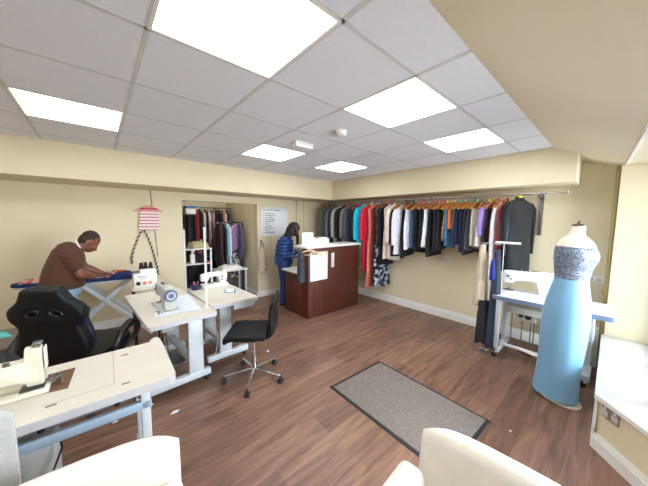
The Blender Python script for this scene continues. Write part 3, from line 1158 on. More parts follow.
def hanger_parts(t, mat, hook_h=.07, w=.205, tag_mat=None, thick=1.0):
    """hook top at local z = 0; arms in the local x direction"""
    G().tube([(.0, 0, -hook_h - .01), (0, 0, -.035), (.012, 0, -.022), (.02, 0, -.008), (.012, 0, .004), (0, 0, .007), (-.012, 0, .0)], .0022, 6).build('hook', chrome, t)
    z = -hook_h
    rs = []
    for k in range(11):
        u = -1 + k / 5
        zz = z - .008 - .085 * abs(u) ** 1.35
        hh = (.016 - .006 * abs(u)) * thick
        ring = [(u * w, .007 * thick * math.cos(a), zz + hh * math.sin(a)) for a in [2 * PI * q / 8 for q in range(8)]]
        rs.append(ring)
    a = G().rings(rs).build('arms', mat, t)
    G().cyl((-w * .86, 0, z - .085), (w * .86, 0, z - .085), .006, 8).build('trouser_bar', mat, t)
    if tag_mat:
        G().bb(-.03, .03, -.012, .012, -hook_h - .005, -hook_h + .04, .006).build('size_tag', tag_mat, t)
    return t


# hanger the woman holds against the counter, with a small grey garment on it
hp = thing('coat_hanger', 'pale wooden hanger hooked over the counter end beside the jacketed person', 'hanger', (2.505, 3.172, CT + .004), math.radians(-41))
hanger_parts(hp, M('pale_hanger_wood', '#d7b492', .5, 0, .12, 14), +.05, .21)
g = G()
rs = []
for i in range(12):
    u = i / 11
    rs.append([((.045 + .012 * u) * math.cos(a) * (1 + .2 * math.sin(4 * a + u)), (.028 + .012 * u) * math.sin(a) * (1 + .2 * math.sin(3 * a)), 1.10 - .47 * u + .012 * math.sin(2 * a) * u) for a in [2 * PI * q / 18 for q in range(18)]])
tag(g.rings(rs).build('folded_jeans', M('grey_denim', '#363b45', .88, 0, .2, 30, .3, 150), None, (2.385, 3.245, 0), math.radians(-41), angle=70), 'folded grey denim garment hanging at the counter end beside the jacketed person', 'jeans')

# ------------------------------------------------------------------ people
skin_dark = M('deep_brown_skin', '#6b4130', .5, 0, .06, 20)
skin_dark2 = M('brown_skin', '#7a4a35', .5, 0, .06, 20)


def hand(g, wrist, d, nrm, L=.17, curl=.5, side=1):
    """palm, four fingers of unequal length and a thumb leaving the side of the palm"""
    w, d, n = Vector(wrist), Vector(d).normalized(), Vector(nrm).normalized()
    s = d.cross(n).normalized() * side
    n = s.cross(d).normalized() * side
    for o in (-.025, 0, .025):
        g.chain([(w + s * o * .6, .017), (w + d * .05 + s * o, .0145), (w + d * .082 + s * o, .013)], 8)
    for k, (o, ln) in enumerate(zip((-.033, -.011, .011, .032), (.058, .076, .08, .068))):
        p0 = w + d * .08 + s * o
        a1, a2 = curl * .6, curl * 1.5
        d1 = d * math.cos(a1) - n * math.sin(a1)
        d2 = d * math.cos(a2) - n * math.sin(a2)
        p1 = p0 + d1 * ln * .5
        p2 = p1 + d2 * ln * .5
        g.chain([(p0, .0105), (p1, .0092), (p2, .0075)], 8)
    p0 = w + d * .025 + s * .028
    p1 = p0 + (d * .6 + s * .75 - n * .25).normalized() * .04
    p2 = p1 + (d * .9 + s * .2 - n * .3).normalized() * .032
    g.chain([(p0, .014), (p1, .011), (p2, .009)], 8)


def head(g, c, rot):
    def P(x, y, z):
        return Vector(c) + rot @ Vector((x, y, z))
    r4 = rot.to_4x4()
    g.ball(P(-.005, 0, .025), (.10, .077, .10), 16, r4)
    g.ball(P(.035, 0, -.04), (.062, .06, .075), 16, r4)
    g.ball(P(.048, 0, -.088), (.04, .042, .03), 14, r4)
    g.chain([(P(.088, 0, .0), .011), (P(.108, 0, -.042), .016)], 8)
    for s in (-1, 1):
        g.ball(P(.098, .014 * s, -.046), .011, 8)
        g.ball(P(.072, .032 * s, .012), (.022, .026, .012), 10, r4)
        g.ball(P(.058, .042 * s, -.03), (.03, .022, .024), 10, r4)
        g.ball(P(-.005, .079 * s, -.02), (.022, .011, .034), 10, r4)
    g.ball(P(.088, 0, -.068), (.017, .026, .008), 10, r4)
    g.ball(P(.086, 0, -.08), (.015, .023, .008), 10, r4)
    return P


def face_parts(body, P, rot):
    r4 = rot.to_4x4()
    for s in (-1, 1):
        e = G().ball(P(.083, .031 * s, -.012), (.009, .013, .007), 12, r4).build('eye', M('eye_white', '#8d8178', .4), body)
        G().ball(P(.0915, .031 * s, -.012), .005, 8).build('iris', M('dark_iris', '#1c120c', .2), e)
        G().tube([P(.088, .014 * s, .016), P(.09, .03 * s, .021), P(.078, .047 * s, .016)], .004, 6).build('eyebrow', M('dark_hair', '#171312', .8, 0, .2, 60), body)
    G().ball(P(.098, 0, -.074), (.006, .02, .0045), 10, r4).build('mouth', M('lips', '#6d3a34', .5), body)


# ---- the man leaning over the ironing board, facing +x
MAN = thing('person', 'person in a brown short-sleeved top bending over the ironing board', 'person', (-.305, 3.975, 0))
MAN.scale = (.89, .93, .975)
rot_h = Matrix.Rotation(math.radians(42), 3, 'Y')
hc = (.268, 0, 1.372)
g = G()
Pm = head(g, hc, rot_h)
g.chain([((.10, 0, 1.24), .075), ((.16, 0, 1.295), .062), ((.23, 0, 1.34), .06)])
g.ball((.0, 0, .9), (.15, .17, .15))
g.ball((.03, 0, 1.05), (.15, .17, .17))
g.ball((.06, 0, 1.2), (.13, .18, .13))
for s in (-1, 1):
    el, wr = (.17, .20 * s if s < 0 else .22, 1.035), (.33, .21 if s > 0 else .08, .925)
    if s < 0:
        el, wr = (.17, -.18, 1.015), (.285, .10, .945)
    else:
        el, wr = (.20, .26, 1.03), (.37, .28, .94)
    g.chain([((.09, .185 * s, 1.225), .06), (el, .052), (Vector(el).lerp(Vector(wr), .35), .05), (wr, .032)])
    hand(g, wr, (.8, .28 if s < 0 else .12, -.12), (0, 0, 1), curl=.5, side=s)
    g.chain([((.0, .09 * s, .86), .10), ((.015, .10 * s, .47), .062), ((.0, .10 * s, .30), .056), ((-.015, .10 * s, .09), .04)])
    g.chain([((-.03, .10 * s, .05), .036), ((.14, .115 * s, .03), .03)])
body = remesh(g.build('body', skin_dark2, MAN), .006, 3)
face_parts(body, Pm, rot_h)
g = G()
g.ball(Vector(hc) + rot_h @ Vector((-.012, 0, .031)), (.0985, .0775, .0985), 18, rot_h.to_4x4())
g.ball(Vector(hc) + rot_h @ Vector((-.045, 0, -.01)), (.066, .073, .075), 18, rot_h.to_4x4())
remesh(g.build('hair', M('cropped_dark_hair', '#2e2019', .85, 0, .2, 160, .3, 300), MAN), .006, 1)
g = G()
def torso(prof, n=28):
    return [[(cx + a * math.cos(q), b * math.copysign(abs(math.sin(q)) ** .9, math.sin(q)), z + tl * math.cos(q)) for q in [2 * PI * k / n for k in range(n)]] for cx, z, a, b, tl in prof]


g.rings(torso([(.0, .872, .185, .19, .0), (.0, .89, .197, .20, .0), (.0, .92, .20, .205, .0), (.01, 1.0, .20, .21, .0), (.025, 1.08, .187, .21, -.01), (.05, 1.16, .17, .215, -.03),
               (.075, 1.235, .15, .205, -.05), (.10, 1.295, .115, .165, -.055), (.13, 1.325, .08, .115, -.05), (.155, 1.335, .052, .068, -.04)]))
for s in (-1, 1):
    e = (.17, -.18, 1.015) if s < 0 else (.20, .26, 1.03)
    sh = Vector((.08, .17 * s, 1.225))
    g.chain([(sh, .088), (sh.lerp(Vector(e), .35), .08), (sh.lerp(Vector(e), .55), .075)])
shirt = remesh(g.build('shirt', M('brown_cotton', '#4d2a14', .85, 0, .08, 16, .25, 26, sheen=.1, stretch=(1, 1, 2.5)), MAN), .007, 4)
G().tube([Vector((.172, 0, 1.318)) + Vector((-.05 * math.cos(a) * .55, .066 * math.sin(a), .066 * math.cos(a))) for a in [2 * PI * k / 20 for k in range(20)]], .009, 8, closed=True).build('collar', M('white_collar', '#ece4dc', .8), MAN)
g = G()
g.ball((.0, 0, .84), (.175, .188, .13))
for s in (-1, 1):
    g.chain([((.0, .092 * s, .83), .115), ((.015, .10 * s, .47), .085), ((.0, .10 * s, .08), .072)])
jeans = remesh(g.build('jeans', M('pale_denim', '#93b2cf', .85, 0, .12, 25, .2, 200), MAN), .007, 3)
G().tube([(.195 * math.cos(a) - .005, .195 * math.sin(a), .878 + .004 * math.sin(a)) for a in [2 * PI * k / 28 for k in range(28)]], .014, 8, closed=True).build('belt', M('tan_belt', '#3a2a22', .5), MAN)
for s in (-1, 1):
    g = G().chain([((-.035, .10 * s, .045), .045), ((.06, .105 * s, .04), .042), ((.15, .115 * s, .035), .036)])
    g.bb(-.08, .19, .06 * s if s > 0 else -.15, .15 if s > 0 else -.06, .0, .02, .008)
    remesh(g.build('shoe', black_leather, MAN), .007, 2)

# ---- the woman at the counter, facing local +x
WOM = thing('person', 'person in a navy quilted jacket and jeans standing behind the counter end', 'person', (2.65, 4.13, 0), math.radians(-41))
WOM.scale = (1.08, 1.08, 1.0)
rot_w = Matrix.Rotation(math.radians(30), 3, 'Y')
hw = (.165, 0, 1.425)
g = G()
Pw = head(g, hw, rot_w)
g.chain([((.04, 0, 1.22), .06), ((.07, 0, 1.30), .05), ((.125, 0, 1.385), .048)])
g.ball((.0, 0, .86), (.12, .155, .12))
g.ball((.0, 0, 1.0), (.105, .13, .14))
g.ball((.02, 0, 1.16), (.105, .15, .12))
ARM = {}
for s in (-1, 1):
    sh = (.02, .155 * s, 1.225)
    el = (.03, -.20, .985) if s < 0 else (.05, .2, .985)
    wr = (.215, -.13, .945) if s < 0 else (.235, .09, 1.0)
    ARM[s] = (sh, el, wr)
    g.chain([(sh, .05), (el, .04), (Vector(el).lerp(Vector(wr), .35), .038), (wr, .025)])
    hand(g, wr, (.9, .3 * -s, -.1), (0, -s, .4), curl=.8, side=1)
    g.chain([((.0, .08 * s, .82), .10), ((.015, .085 * s, .45), .058), ((.0, .085 * s, .30), .052), ((-.015, .085 * s, .09), .036)])
    g.chain([((-.03, .085 * s, .05), .034), ((.12, .10 * s, .03), .028)])
body = remesh(g.build('body', skin_dark, WOM), .006, 3)
face_parts(body, Pw, rot_w)
# braided hair falling behind and beside the face
g = G()
g.ball(Vector(hw) + rot_w @ Vector((-.018, 0, .035)), (.106, .087, .105), 18, rot_w.to_4x4())
g.ball(Vector(hw) + rot_w @ Vector((-.055, 0, -.02)), (.07, .08, .09), 18, rot_w.to_4x4())
for k in range(11):
    a = math.radians(95 + k * 17)
    bx, by = .075 * math.cos(a) - .03, .082 * math.sin(a)
    p0 = Vector(hw) + rot_w @ Vector((bx, by, .0))
    ln = .30 + .05 * (k % 3)
    g.chain([(p0, .022), (p0 + Vector((-.055, by * .35, -.14)), .022), (p0 + Vector((-.075, by * .5, -ln)), .015)], 8)
for s in (-1, 1):
    p0 = Vector(hw) + rot_w @ Vector((.03, .078 * s, .02))
    g.chain([(p0, .02), (p0 + Vector((.03, .012 * s, -.14)), .02), (p0 + Vector((.03, .0, -.30)), .014)], 8)
remesh(g.build('braided_hair', M('black_braids', '#191312', .6, 0, .3, 90, .4, 220), WOM), .007, 1)


def puffer_material():
    m = M('navy_quilted_nylon', '#294a8c', .38, 0, .08, 20)
    nt = m.node_tree
    w = nt.nodes.new('ShaderNodeTexWave')
    w.bands_direction = 'Z'
    w.inputs['Scale'].default_value = 5.2
    w.inputs['Distortion'].default_value = 0.5
    tc = [x for x in nt.nodes if x.type == 'TEX_COORD'][0]
    nt.links.new(tc.outputs['Object'], w.inputs['Vector'])
    bp = nt.nodes.new('ShaderNodeBump')
    bp.inputs['Strength'].default_value = .8
    bp.inputs['Distance'].default_value = .03
    nt.links.new(w.outputs['Fac'], bp.inputs['Height'])
    nt.links.new(bp.outputs['Normal'], nt.nodes['Principled BSDF'].inputs['Normal'])
    return m


g = G()
for k, (z, rx, ry, cx) in enumerate([(.79, .165, .185, -.01), (.85, .172, .19, -.01), (.91, .17, .185, -.012), (.97, .163, .175, -.01), (1.03, .16, .172, -.004), (1.09, .16, .178, .004), (1.15, .158, .182, .012), (1.21, .145, .172, .016), (1.26, .115, .13, .03)]):
    g.ball((cx, 0, z), (rx, ry, .048))
g.ball((0, 0, 1.0), (.158, .174, .30))
g.chain([((.035, 0, 1.26), .088), ((.065, 0, 1.315), .07)])
for s in (-1, 1):
    sh, el, wr = (Vector(v) for v in ARM[s])
    pts = []
    for k in range(6):
        pts.append((sh.lerp(el, k / 5), .076 - .002 * k + (.003 if k % 2 else 0)))
    for k in range(1, 5):
        pts.append((el.lerp(wr, k / 4.6), .066 - .006 * k + (.003 if k % 2 else 0)))
    g.chain(pts)
remesh(g.build('quilted_jacket', puffer_material(), WOM), .007, 2)
G().tube([(.165, -.004, .82), (.168, 0, 1.0), (.165, .0, 1.13), (.12, 0, 1.26)], .009, 8).build('jacket_zip', M('white_top', '#d9dde4', .7), WOM)
g = G()
g.ball((.0, 0, .80), (.14, .165, .12))
for s in (-1, 1):
    g.chain([((.0, .078 * s, .80), .108), ((.015, .085 * s, .45), .08), ((-.005, .085 * s, .07), .066)])
remesh(g.build('jeans', M('dark_denim', '#22396a', .85, 0, .12, 25, .2, 200), WOM), .007, 3)
for s in (-1, 1):
    g = G().chain([((-.035, .085 * s, .042), .04), ((.05, .09 * s, .038), .038), ((.13, .10 * s, .032), .032)])
    g.bb(-.075, .165, .05 * s if s > 0 else -.13, .13 if s > 0 else -.05, .0, .018, .007)
    remesh(g.build('shoe', black_leather, WOM), .007, 2)

# ------------------------------------------------------------------ ironing board and cloths
IB = thing('ironing_board', 'long ironing board with navy cover and pale crossed legs along the back wall', 'ironing board', (-.19, 4.405, .02), math.radians(-7.5))
out = [(-.56, -.055), (-.50, -.11), (-.30, -.165), (.0, -.18), (.50, -.18), (.55, -.15), (.56, .0), (.55, .15), (.50, .18), (.0, .18), (-.30, .165), (-.50, .11), (-.56, .055), (-.575, 0)]
G().prism(out, .795, .83, bev=.01).build('board_cover', M2('navy_floral_cover', '#1b2a5c', '#24356e', 20, .6, 'noise', .9), IB)
G().prism([(p[0] * .97, p[1] * .93) for p in out], .775, .796).build('board_frame', grey_metal, IB)
leg_mat = M('pale_blue_white_tube', '#dfe6ec', .35, .05, .03, 10)
for y in (-.10, .10):
    G().bar((.02, y, .775), (.72, y * 1.3, .03), .05, .022, .006, up=(0, 1, 0)).build('leg', leg_mat, IB)
    G().bar((.50, y * .7, .775), (-.22, y * 1.3, .03), .05, .022, .006, up=(0, 1, 0)).build('leg', leg_mat, IB)
G().cyl((.72, -.2, .02), (.72, .2, .02), .016, 12).cyl((-.22, -.2, .02), (-.22, .2, .02), .016, 12).build('foot_bar', leg_mat, IB)
G().bb(.54, .60, -.10, .10, .74, .84, .006).bb(.565, .615, -.03, .03, .68, .75, .004).build('end_bracket', leg_mat, IB)


def cloth_patch(name, label, cat, loc, rz, lx, ly, h, mat, seed, parent=None):
    g = G()
    n = 16
    t = bmesh.new()
    vs = {}
    for i in range(n + 1):
        for j in range(n + 1):
            u, v = i / n * 2 - 1, j / n * 2 - 1
            x, y = u * lx * (1 + .12 * noise.noise((v * 1.5, seed, 0))), v * ly * (1 + .15 * noise.noise((u * 1.5, seed, 3)))
            e = max(0, 1 - max(abs(u), abs(v)) ** 6)
            z = h * e * (.55 + .7 * abs(noise.noise((u * 2.2 + seed, v * 2.2, seed)))) + .002
            vs[i, j] = t.verts.new((x, y, z))
    for i in range(n):
        for j in range(n):
            t.faces.new((vs[i, j], vs[i + 1, j], vs[i + 1, j + 1], vs[i, j + 1]))
    r = bmesh.ops.extrude_face_region(t, geom=t.faces[:])
    for v in r['geom']:
        if isinstance(v, bmesh.types.BMVert):
            v.co.z = 0.0
    g.add(t)
    o = g.build(name, mat, None, loc, rz, angle=80)
    return tag(o, label, cat)


cloth_patch('pink_garment', 'pale pink cloth under the hands of the ironing person', 'cloth', (.075, 4.355, .851), math.radians(-8), .12, .10, .05, M('pale_pink_cloth', '#e3a9a6', .85, 0, .1, 14), 2.0)
cloth_patch('navy_garment', 'dark navy garment spread over the end of the ironing board', 'garment', (.225, 4.325, .851), math.radians(-8), .11, .13, .05, M('navy_cloth', '#1a2a66', .85, 0, .15, 14), 4.0)
cloth_patch('floral_garment', 'red and pink floral cloth lying at the pointed end of the ironing board', 'cloth', (-.575, 4.47, .851), math.radians(-8), .11, .09, .04, M2('red_floral', '#b4465a', '#e2b6b0', 26, .5, 'noise', .85, .1), 7.0)
cloth_patch('orange_garment', 'narrow rust orange cloth fold along the far side of the ironing board', 'cloth', (.21, 4.46, .851), math.radians(-8), .10, .025, .06, M('rust_cloth', '#b7693e', .85, 0, .1, 14), 9.0)
# ------------------------------------------------------------------ things on the back wall
t = thing('coat_hanger', 'pink wooden hanger on the back wall carrying the striped bag', 'hanger', (.615, YB - .03, 1.905))
hanger_parts(t, M('pinkish_hanger', '#dba58e', .5, 0, .1, 14), .10, .19)
t = thing('striped_bag', 'pink and white striped flat bag hanging on the back wall', 'bag', (.625, YB - .03, 1.43))
stripe = M2('pink_white_stripes', '#cf6f8a', '#f0e2dc', 6.5, .3, 'Z', .85, .1)
g = G()
rs = []
for k in range(9):
    z = .33 - k * .0412
    w = .118 + .02 * k / 8
    rs.append([(w * math.copysign(abs(math.cos(a)) ** .4, math.cos(a)) - .012 * k / 8, .016 * math.sin(a), z + .006 * math.cos(a)) for a in [2 * PI * q / 20 for q in range(20)]])
G().rings(rs).build('bag_body', stripe, t)
G().bb(-.115, .112, -.02, .018, .305, .335, .006).build('top_band', M('red_band', '#c93f4a', .8), t)
t = thing('twisted_cord', 'black and white twisted cord looped below the striped bag', 'cord', (.54, YB - .02, 1.42))
path = [(-.155, -.015, -.50), (-.165, -.012, -.42), (-.13, 0, -.28), (-.06, 0, -.09), (-.02, 0, -.01), (.012, 0, -.0), (.05, 0, -.09), (.10, 0, -.27), (.13, 0, -.42), (.16, 0, -.6), (.17, 0, -.72)]
for s, mt, nm in ((0, black_plastic, 'dark_strand'), (PI, M('white_strand', '#d9d2c0', .6), 'pale_strand')):
    pp = []
    P_ = [Vector(p) for p in path]
    tot = 0
    for i in range(len(P_) - 1):
        for k in range(14):
            q = P_[i].lerp(P_[i + 1], k / 14)
            d = (P_[i + 1] - P_[i]).normalized()
            x = Vector((0, 1, 0))
            y = d.cross(x)
            ph = tot * 95 + s
            pp.append(q + x * .007 * math.cos(ph) + y * .007 * math.sin(ph))
            tot += (P_[i + 1] - P_[i]).length / 14
    G().tube(pp, .009 if s == 0 else .006, 6).build(nm, mt, t)

# overlocker on a small stand
t = thing('machine_stand', 'small dark-legged stand carrying the overlocker by the ironing board', 'stand', (.43, 3.83, 0))
G().bb(-.15, .15, -.12, .12, .742, .762, .004).build('top', laminate_top, t)
for x in (-.13, .13):
    for y in (-.1, .1):
        G().bb(x - .01, x + .01, y - .01, y + .01, 0, .742, .002).build('leg', black_plastic, t)
t = thing('overlocker', 'white overlocker with dark thread cones on the small stand by the wall', 'overlocker', (.42, 3.82, .763))
wm = M('overlock_white', '#e5e4e0', .35, 0, .02, 10)
G().bb(-.12, .12, -.07, .09, 0, .17, .012).bb(-.05, .12, -.05, .08, .165, .22, .014).build('body', wm, t)
g = G()
script_lines(g, [6, 4, 5], -.08, .17, .135, .013, rn, ink)
script_lines(g, [3, 5], -.05, .12, .112, .011, rn, ink)
g.build('front_print', M('grey_small_print', '#77746e', .8), t, (0, -.0712, 0))
dm = Matrix.Rotation(PI / 2, 4, 'X')
for x, mt in ((-.075, ink), (-.012, M('orange_dot', '#e0764a', .5)), (.045, M('salmon_dot', '#d98b6a', .5))):
    G().lathe([(0, 0), (.021, 0), (.021, .005), (.012, .005), (0, .003)] if mt is not ink else [(.012, 0), (.023, 0), (.023, .005), (.012, .005)], c=(x, -.07, .06), seg=20, mat=dm).build('dial', mt, t)
G().bb(-.11, .11, .085, .10, .16, .19, .003).cyl((0, .095, .18), (0, .095, .30), .004, 8).build('thread_rack', steel, t)
tc = M('dark_thread', '#241d24', .9, 0, .1, 80)
for k, (x, y, z) in enumerate([(-.03, .02, .222), (.02, .04, .222), (.07, .03, .222)]):
    o = tag(G().lathe([(0, 0), (.024, 0), (.025, .006), (.014, .075), (0, .078)], seg=16).build('thread_cone', tc, None, (.42 + x, 3.82 + y, .763 + z)),
            'dark thread cone standing on top of the overlocker', 'thread cone', 'dark cones on the overlocker')

# notice on the back wall
t = thing('wall_notice', 'large white printed notice with bulleted lines on the back wall behind the jacketed person', 'notice', (2.545, YB - .002, 1.265))
G().bb(0, .63, -.006, 0, 0, .60, .001).build('board', paper, t)
g = G()
script_lines(g, [4, 3, 5, 2, 9], .035, .58, .525, .030, rn, ink)
g.build('heading', M('olive_print', '#7f8a45', .8), t, (0, -.0068, 0))
g = G()
g2 = G()
for k, ws in enumerate([[8, 5, 6], [5, 6, 3, 7], [3, 4, 8], [9, 12], [8, 9], [5, 5], [7, 6], [6, 3, 7], [5, 4], [9, 12]]):
    z = .465 - k * .044
    script_lines(g, ws, .07, .53, z, .021, rn, ink)
    g2.lathe([(0, 0), (.0085, 0), (.0085, .001), (0, .001)], c=(.042, 0, z + .011), seg=10, mat=dm)
g.build('print', ink, t, (0, -.0068, 0))
g2.build('bullets', M('red_bullets', '#a02c4c', .8), t, (0, -.0062, 0))

# cloth bag on a hook behind the woman
t = thing('hanging_bag', 'limp beige cloth bag hung on the back wall behind the jacketed person', 'bag', (2.52, YB - .075, .45))
rs = []
for k in range(10):
    z = .60 - k * .055
    w = .045 + .045 * min(1, k / 4) + .008 * math.sin(k * 2)
    rs.append([(w * math.cos(a) + .01 * math.sin(k), (.022 + .02 * min(1, k / 4)) * math.sin(a) * (1 + .2 * math.sin(3 * a)), z) for a in [2 * PI * q / 18 for q in range(18)]])
G().rings(rs).build('bag_body', M('beige_canvas', '#cfbf9f', .9, 0, .08, 12), t)
G().tube([(-.03, 0, .58), (-.025, .03, .68), (0, .055, .73), (.025, .03, .68), (.03, 0, .58)], .008, 6).build('strap', M('dark_strap', '#40352f', .7), t)
t = thing('wall_hook', 'small steel hook holding the beige bag on the back wall', 'hook', (2.52, YB - .001, 1.165))
G().tube([(0, 0, .02), (0, -.02, .015), (0, -.03, .0), (0, -.02, -.008)], .005, 8).bb(-.012, .012, -.004, 0, -.01, .035, .002).build('hook', steel, t)

# grey cabinet behind the gaming chair
t = thing('low_cabinet', 'dark grey low cabinet partly hidden behind the gaming chair', 'cabinet', (-.86, 3.55, 0))
G().bb(-.25, .25, -.28, .28, .02, .50, .006).build('body', M('slate_grey_cabinet', '#5d605f', .6, 0, .06, 10), t)
G().bb(-.26, .26, -.29, .29, .50, .525, .005).build('top', M('brown_grey_top', '#6f6657', .6, 0, .06, 10), t)
for z in (.05, .28):
    d = G().bb(.25, .262, -.26, .26, z, z + .2, .003).build('drawer', M('slate_grey_front', '#666968', .6), t)
    G().bb(.262, .275, -.06, .06, z + .12, z + .135, .003).build('handle', steel, d)
cloth_patch('turquoise_cloth', 'folded turquoise cloth on top of the dark grey cabinet', 'cloth', (-.77, 3.62, .526), .3, .12, .09, .03, M('turquoise_cloth', '#5fb3b0', .85, 0, .1, 14), 3.3)

# sockets and small fittings
def socket(label, loc, rz, w=.146, h=.086, mat=None):
    t = thing('wall_socket', label, 'socket', loc, rz)
    G().bb(-w / 2, w / 2, -.012, 0, -h / 2, h / 2, .003).build('plate', mat or white_plastic, t)
    for x in (-.033, .033):
        G().bb(x - .02, x + .02, -.0135, -.012, -.03, .012, .001).build('outlet', M('socket_grey', '#c9c7c0', .5), t)  # outlets in one plain pale grey
        G().bb(x - .007, x + .007, -.016, -.012, .018, .034, .001).build('switch', white_plastic, t)
    return t


socket('white double socket on the rail wall just past the mannequin', (XR, .125, .955), math.radians(-90))
socket('single socket plate on the rail wall low under the middle of the hanging clothes', (XR, 1.84, .985), math.radians(-90), .12, .1)
sp = Vector((2.605, -.005)).lerp(Vector((1.765, -.75)), .085)
socket('brushed steel double socket on the angled panel under the window sill', (sp.x - .001, sp.y + .001, .315), math.radians(41.6 + 180), .11, .085, M('steel_plate', '#a8a29a', .35, .6))
t = thing('entry_phone', 'small dark brass fitting on the rail wall beside the pier', 'fitting', (4.285, .035, .815))  # entry phone, drawn as a small brass plate
G().bb(-.012, .012, -.02, .02, -.03, .03, .004).build('plate', M('brass_fitting', '#8c7d55', .4, .5), t)
# ------------------------------------------------------------------ garments
def garment(name, label, cat, loc, rz, kind, length, w, th, mat, seed, group, trim=None, shared=None, simple=False, sleeve_len=.52, sleeve_mat=None):
    """hung garment; shoulders (or waist) at local z = 0, width along local x"""
    t = thing(name, label, cat, loc, rz, group)
    n = 20
    rs = []
    k = 11
    hw = w / 2
    slant = .22 * math.sin(seed * 5.3) if kind in ('skirt', 'trousers', 'shirt') else .05 * math.sin(seed * 3.1)

    def ring(z, half, thk, fl):
        out = []
        for q in range(n):
            a = 2 * PI * q / n
            c, s = math.cos(a), math.sin(a)
            x = half * math.copysign(abs(c) ** .7, c)
            nn = noise.noise((x * 14, z * 3, seed))
            y = thk / 2 * math.copysign(abs(s) ** .8, s) * (1 + .5 * nn * fl) + .03 * fl * noise.noise((x * 9 + seed, z * 2.2, seed * 1.7))
            zz = z + .02 * fl * noise.noise((x * 7, seed, 1.0)) + slant * x * fl * fl
            out.append((x + .012 * fl * noise.noise((z * 5, seed, 2.0)), y, zz))
        return out
    if kind in ('jacket', 'shirt', 'dress', 'top'):
        prof = [(.012, .045, .03), (-.005, .075, .036), (-.03, hw * .62, .045), (-.065, hw * .93, th * .7), (-.10, hw, th * .85), (-.2, hw * .93, th)]
        for z, h_, tt in prof:
            rs.append(ring(z, h_, tt, .15))
        z0 = -.2
        for i in range(1, k):
            u = i / (k - 1)
            z = z0 + (-length - z0) * u
            fl = hw * (.93 + (.12 if kind == 'dress' else .02) * u)
            if kind == 'dress' and u < .4:
                fl = hw * (.85 + .1 * abs(u - .2))
            rs.append(ring(z, fl, th * (1.0 + .05 * u), .3 + .7 * u))
    else:
        for i in range(k):
            u = i / (k - 1)
            z = -.075 - (length - .075) * u
            rs.append(ring(z, hw * (.72 + .22 * u if kind == 'skirt' else .74 - .03 * u), th * (.55 + .45 * min(1, u * 2)), .25 + .75 * u))
    G().rings(rs).build('body', mat, t, angle=70)
    if kind in ('jacket', 'shirt') and not simple:
        for s in (-1, 1):
            P = [(hw * .86 * s, 0, -.055), (hw * 1.0 * s, 0, -.12), (hw * 1.08 * s, .004, -.25), (hw * 1.10 * s, .01 * noise.noise((seed, s, 0)), -.25 - sleeve_len * .4), (hw * 1.08 * s, .02 * noise.noise((seed, s, 4)), -.10 - sleeve_len)]
            g = G()
            rr = [.03, .048, .046, .042, .036]
            rings_ = []
            for (p, r) in zip(P, rr):
                rings_.append([(p[0] + r * .8 * math.cos(a), p[1] + min(r, th * .5) * math.sin(a) * (1 + .2 * noise.noise((p[2] * 9, a, seed))), p[2] + .2 * r * math.cos(a) * s * -1) for a in [2 * PI * q / 12 for q in range(12)]])
            g.rings(rings_)
            g.build('sleeve', sleeve_mat or mat, t, angle=70)
        if kind == 'jacket':
            g = G()
            g.tube([(-.06, -th * .35, -.20), (-.075, -.025, -.06), (-.05, .012, .012), (0, .022, .022), (.05, .012, .012), (.075, -.025, -.06), (.06, -th * .35, -.20)], [.008, .016, .014, .014, .014, .016, .008], 8)
            g.build('collar', mat, t)
    if kind == 'shirt' and not simple:
        G().tube([(.055 * math.cos(a), .028 * math.sin(a), .012 + .008 * math.sin(a)) for a in [2 * PI * q / 14 for q in range(14)]], .010, 6, closed=True).build('collar', mat, t)
    if kind in ('skirt', 'trousers') and not simple:
        G().rings([ring(-.06, hw * .73, th * .5, .1), ring(-.10, hw * .745, th * .6, .1)]).build('waistband', trim or mat, t)
    if trim is not None and kind in ('dress', 'top', 'shirt', 'jacket'):
        G().rings([ring(-length + .06, hw * .97, th * 1.1, 1), ring(-length - .02, hw * .985, th * 1.12, 1)]).build('hem_trim', trim, t, angle=70)
    return t


# ---- the long rail
RX = 4.055


def rail_z(y):
    return 1.951 + (y - .42) / 4.04 * .049


t = thing('clothes_rail', 'long chrome clothes rail fixed under the bulkhead, full of garments', 'clothes rail', (RX, 2.4, 0))
G().cyl((0, 4.50 - 2.4, rail_z(4.50)), (0, .40 - 2.4, rail_z(.40)), .0125, 12).build('rail', chrome, t)
for y in (.655, 2.45, 4.45):
    zz = rail_z(y)
    g = G().bb(.225, .242, y - 2.4 - .018, y - 2.4 + .018, zz - .52, zz + .03, .002)
    g.bb(-.01, .23, y - 2.4 - .008, y - 2.4 + .008, zz - .045, zz - .013, .002)
    br = g.build('bracket', steel, t)
    g = G()
    for k in range(13):
        g.bb(.2235, .2255, y - 2.4 - .004, y - 2.4 + .004, zz - .49 + k * .035, zz - .47 + k * .035)
    g.build('slots', black_plastic, br)
G().ball((0, .40 - 2.4, rail_z(.40)), .016, 12).build('end_cap', chrome, t)

CLOTH = {}


def cloth(hexc, var=.10):
    key = 'cloth_' + hexc.strip('#')
    return M(key, hexc, .88, 0, var, 18, .25, 140, sheen=.05)


def pat(key, a, b, sc=22, pos=.52, kind='noise'):
    return M2('printed_' + key, a, b, sc, pos, kind, .88, .05)


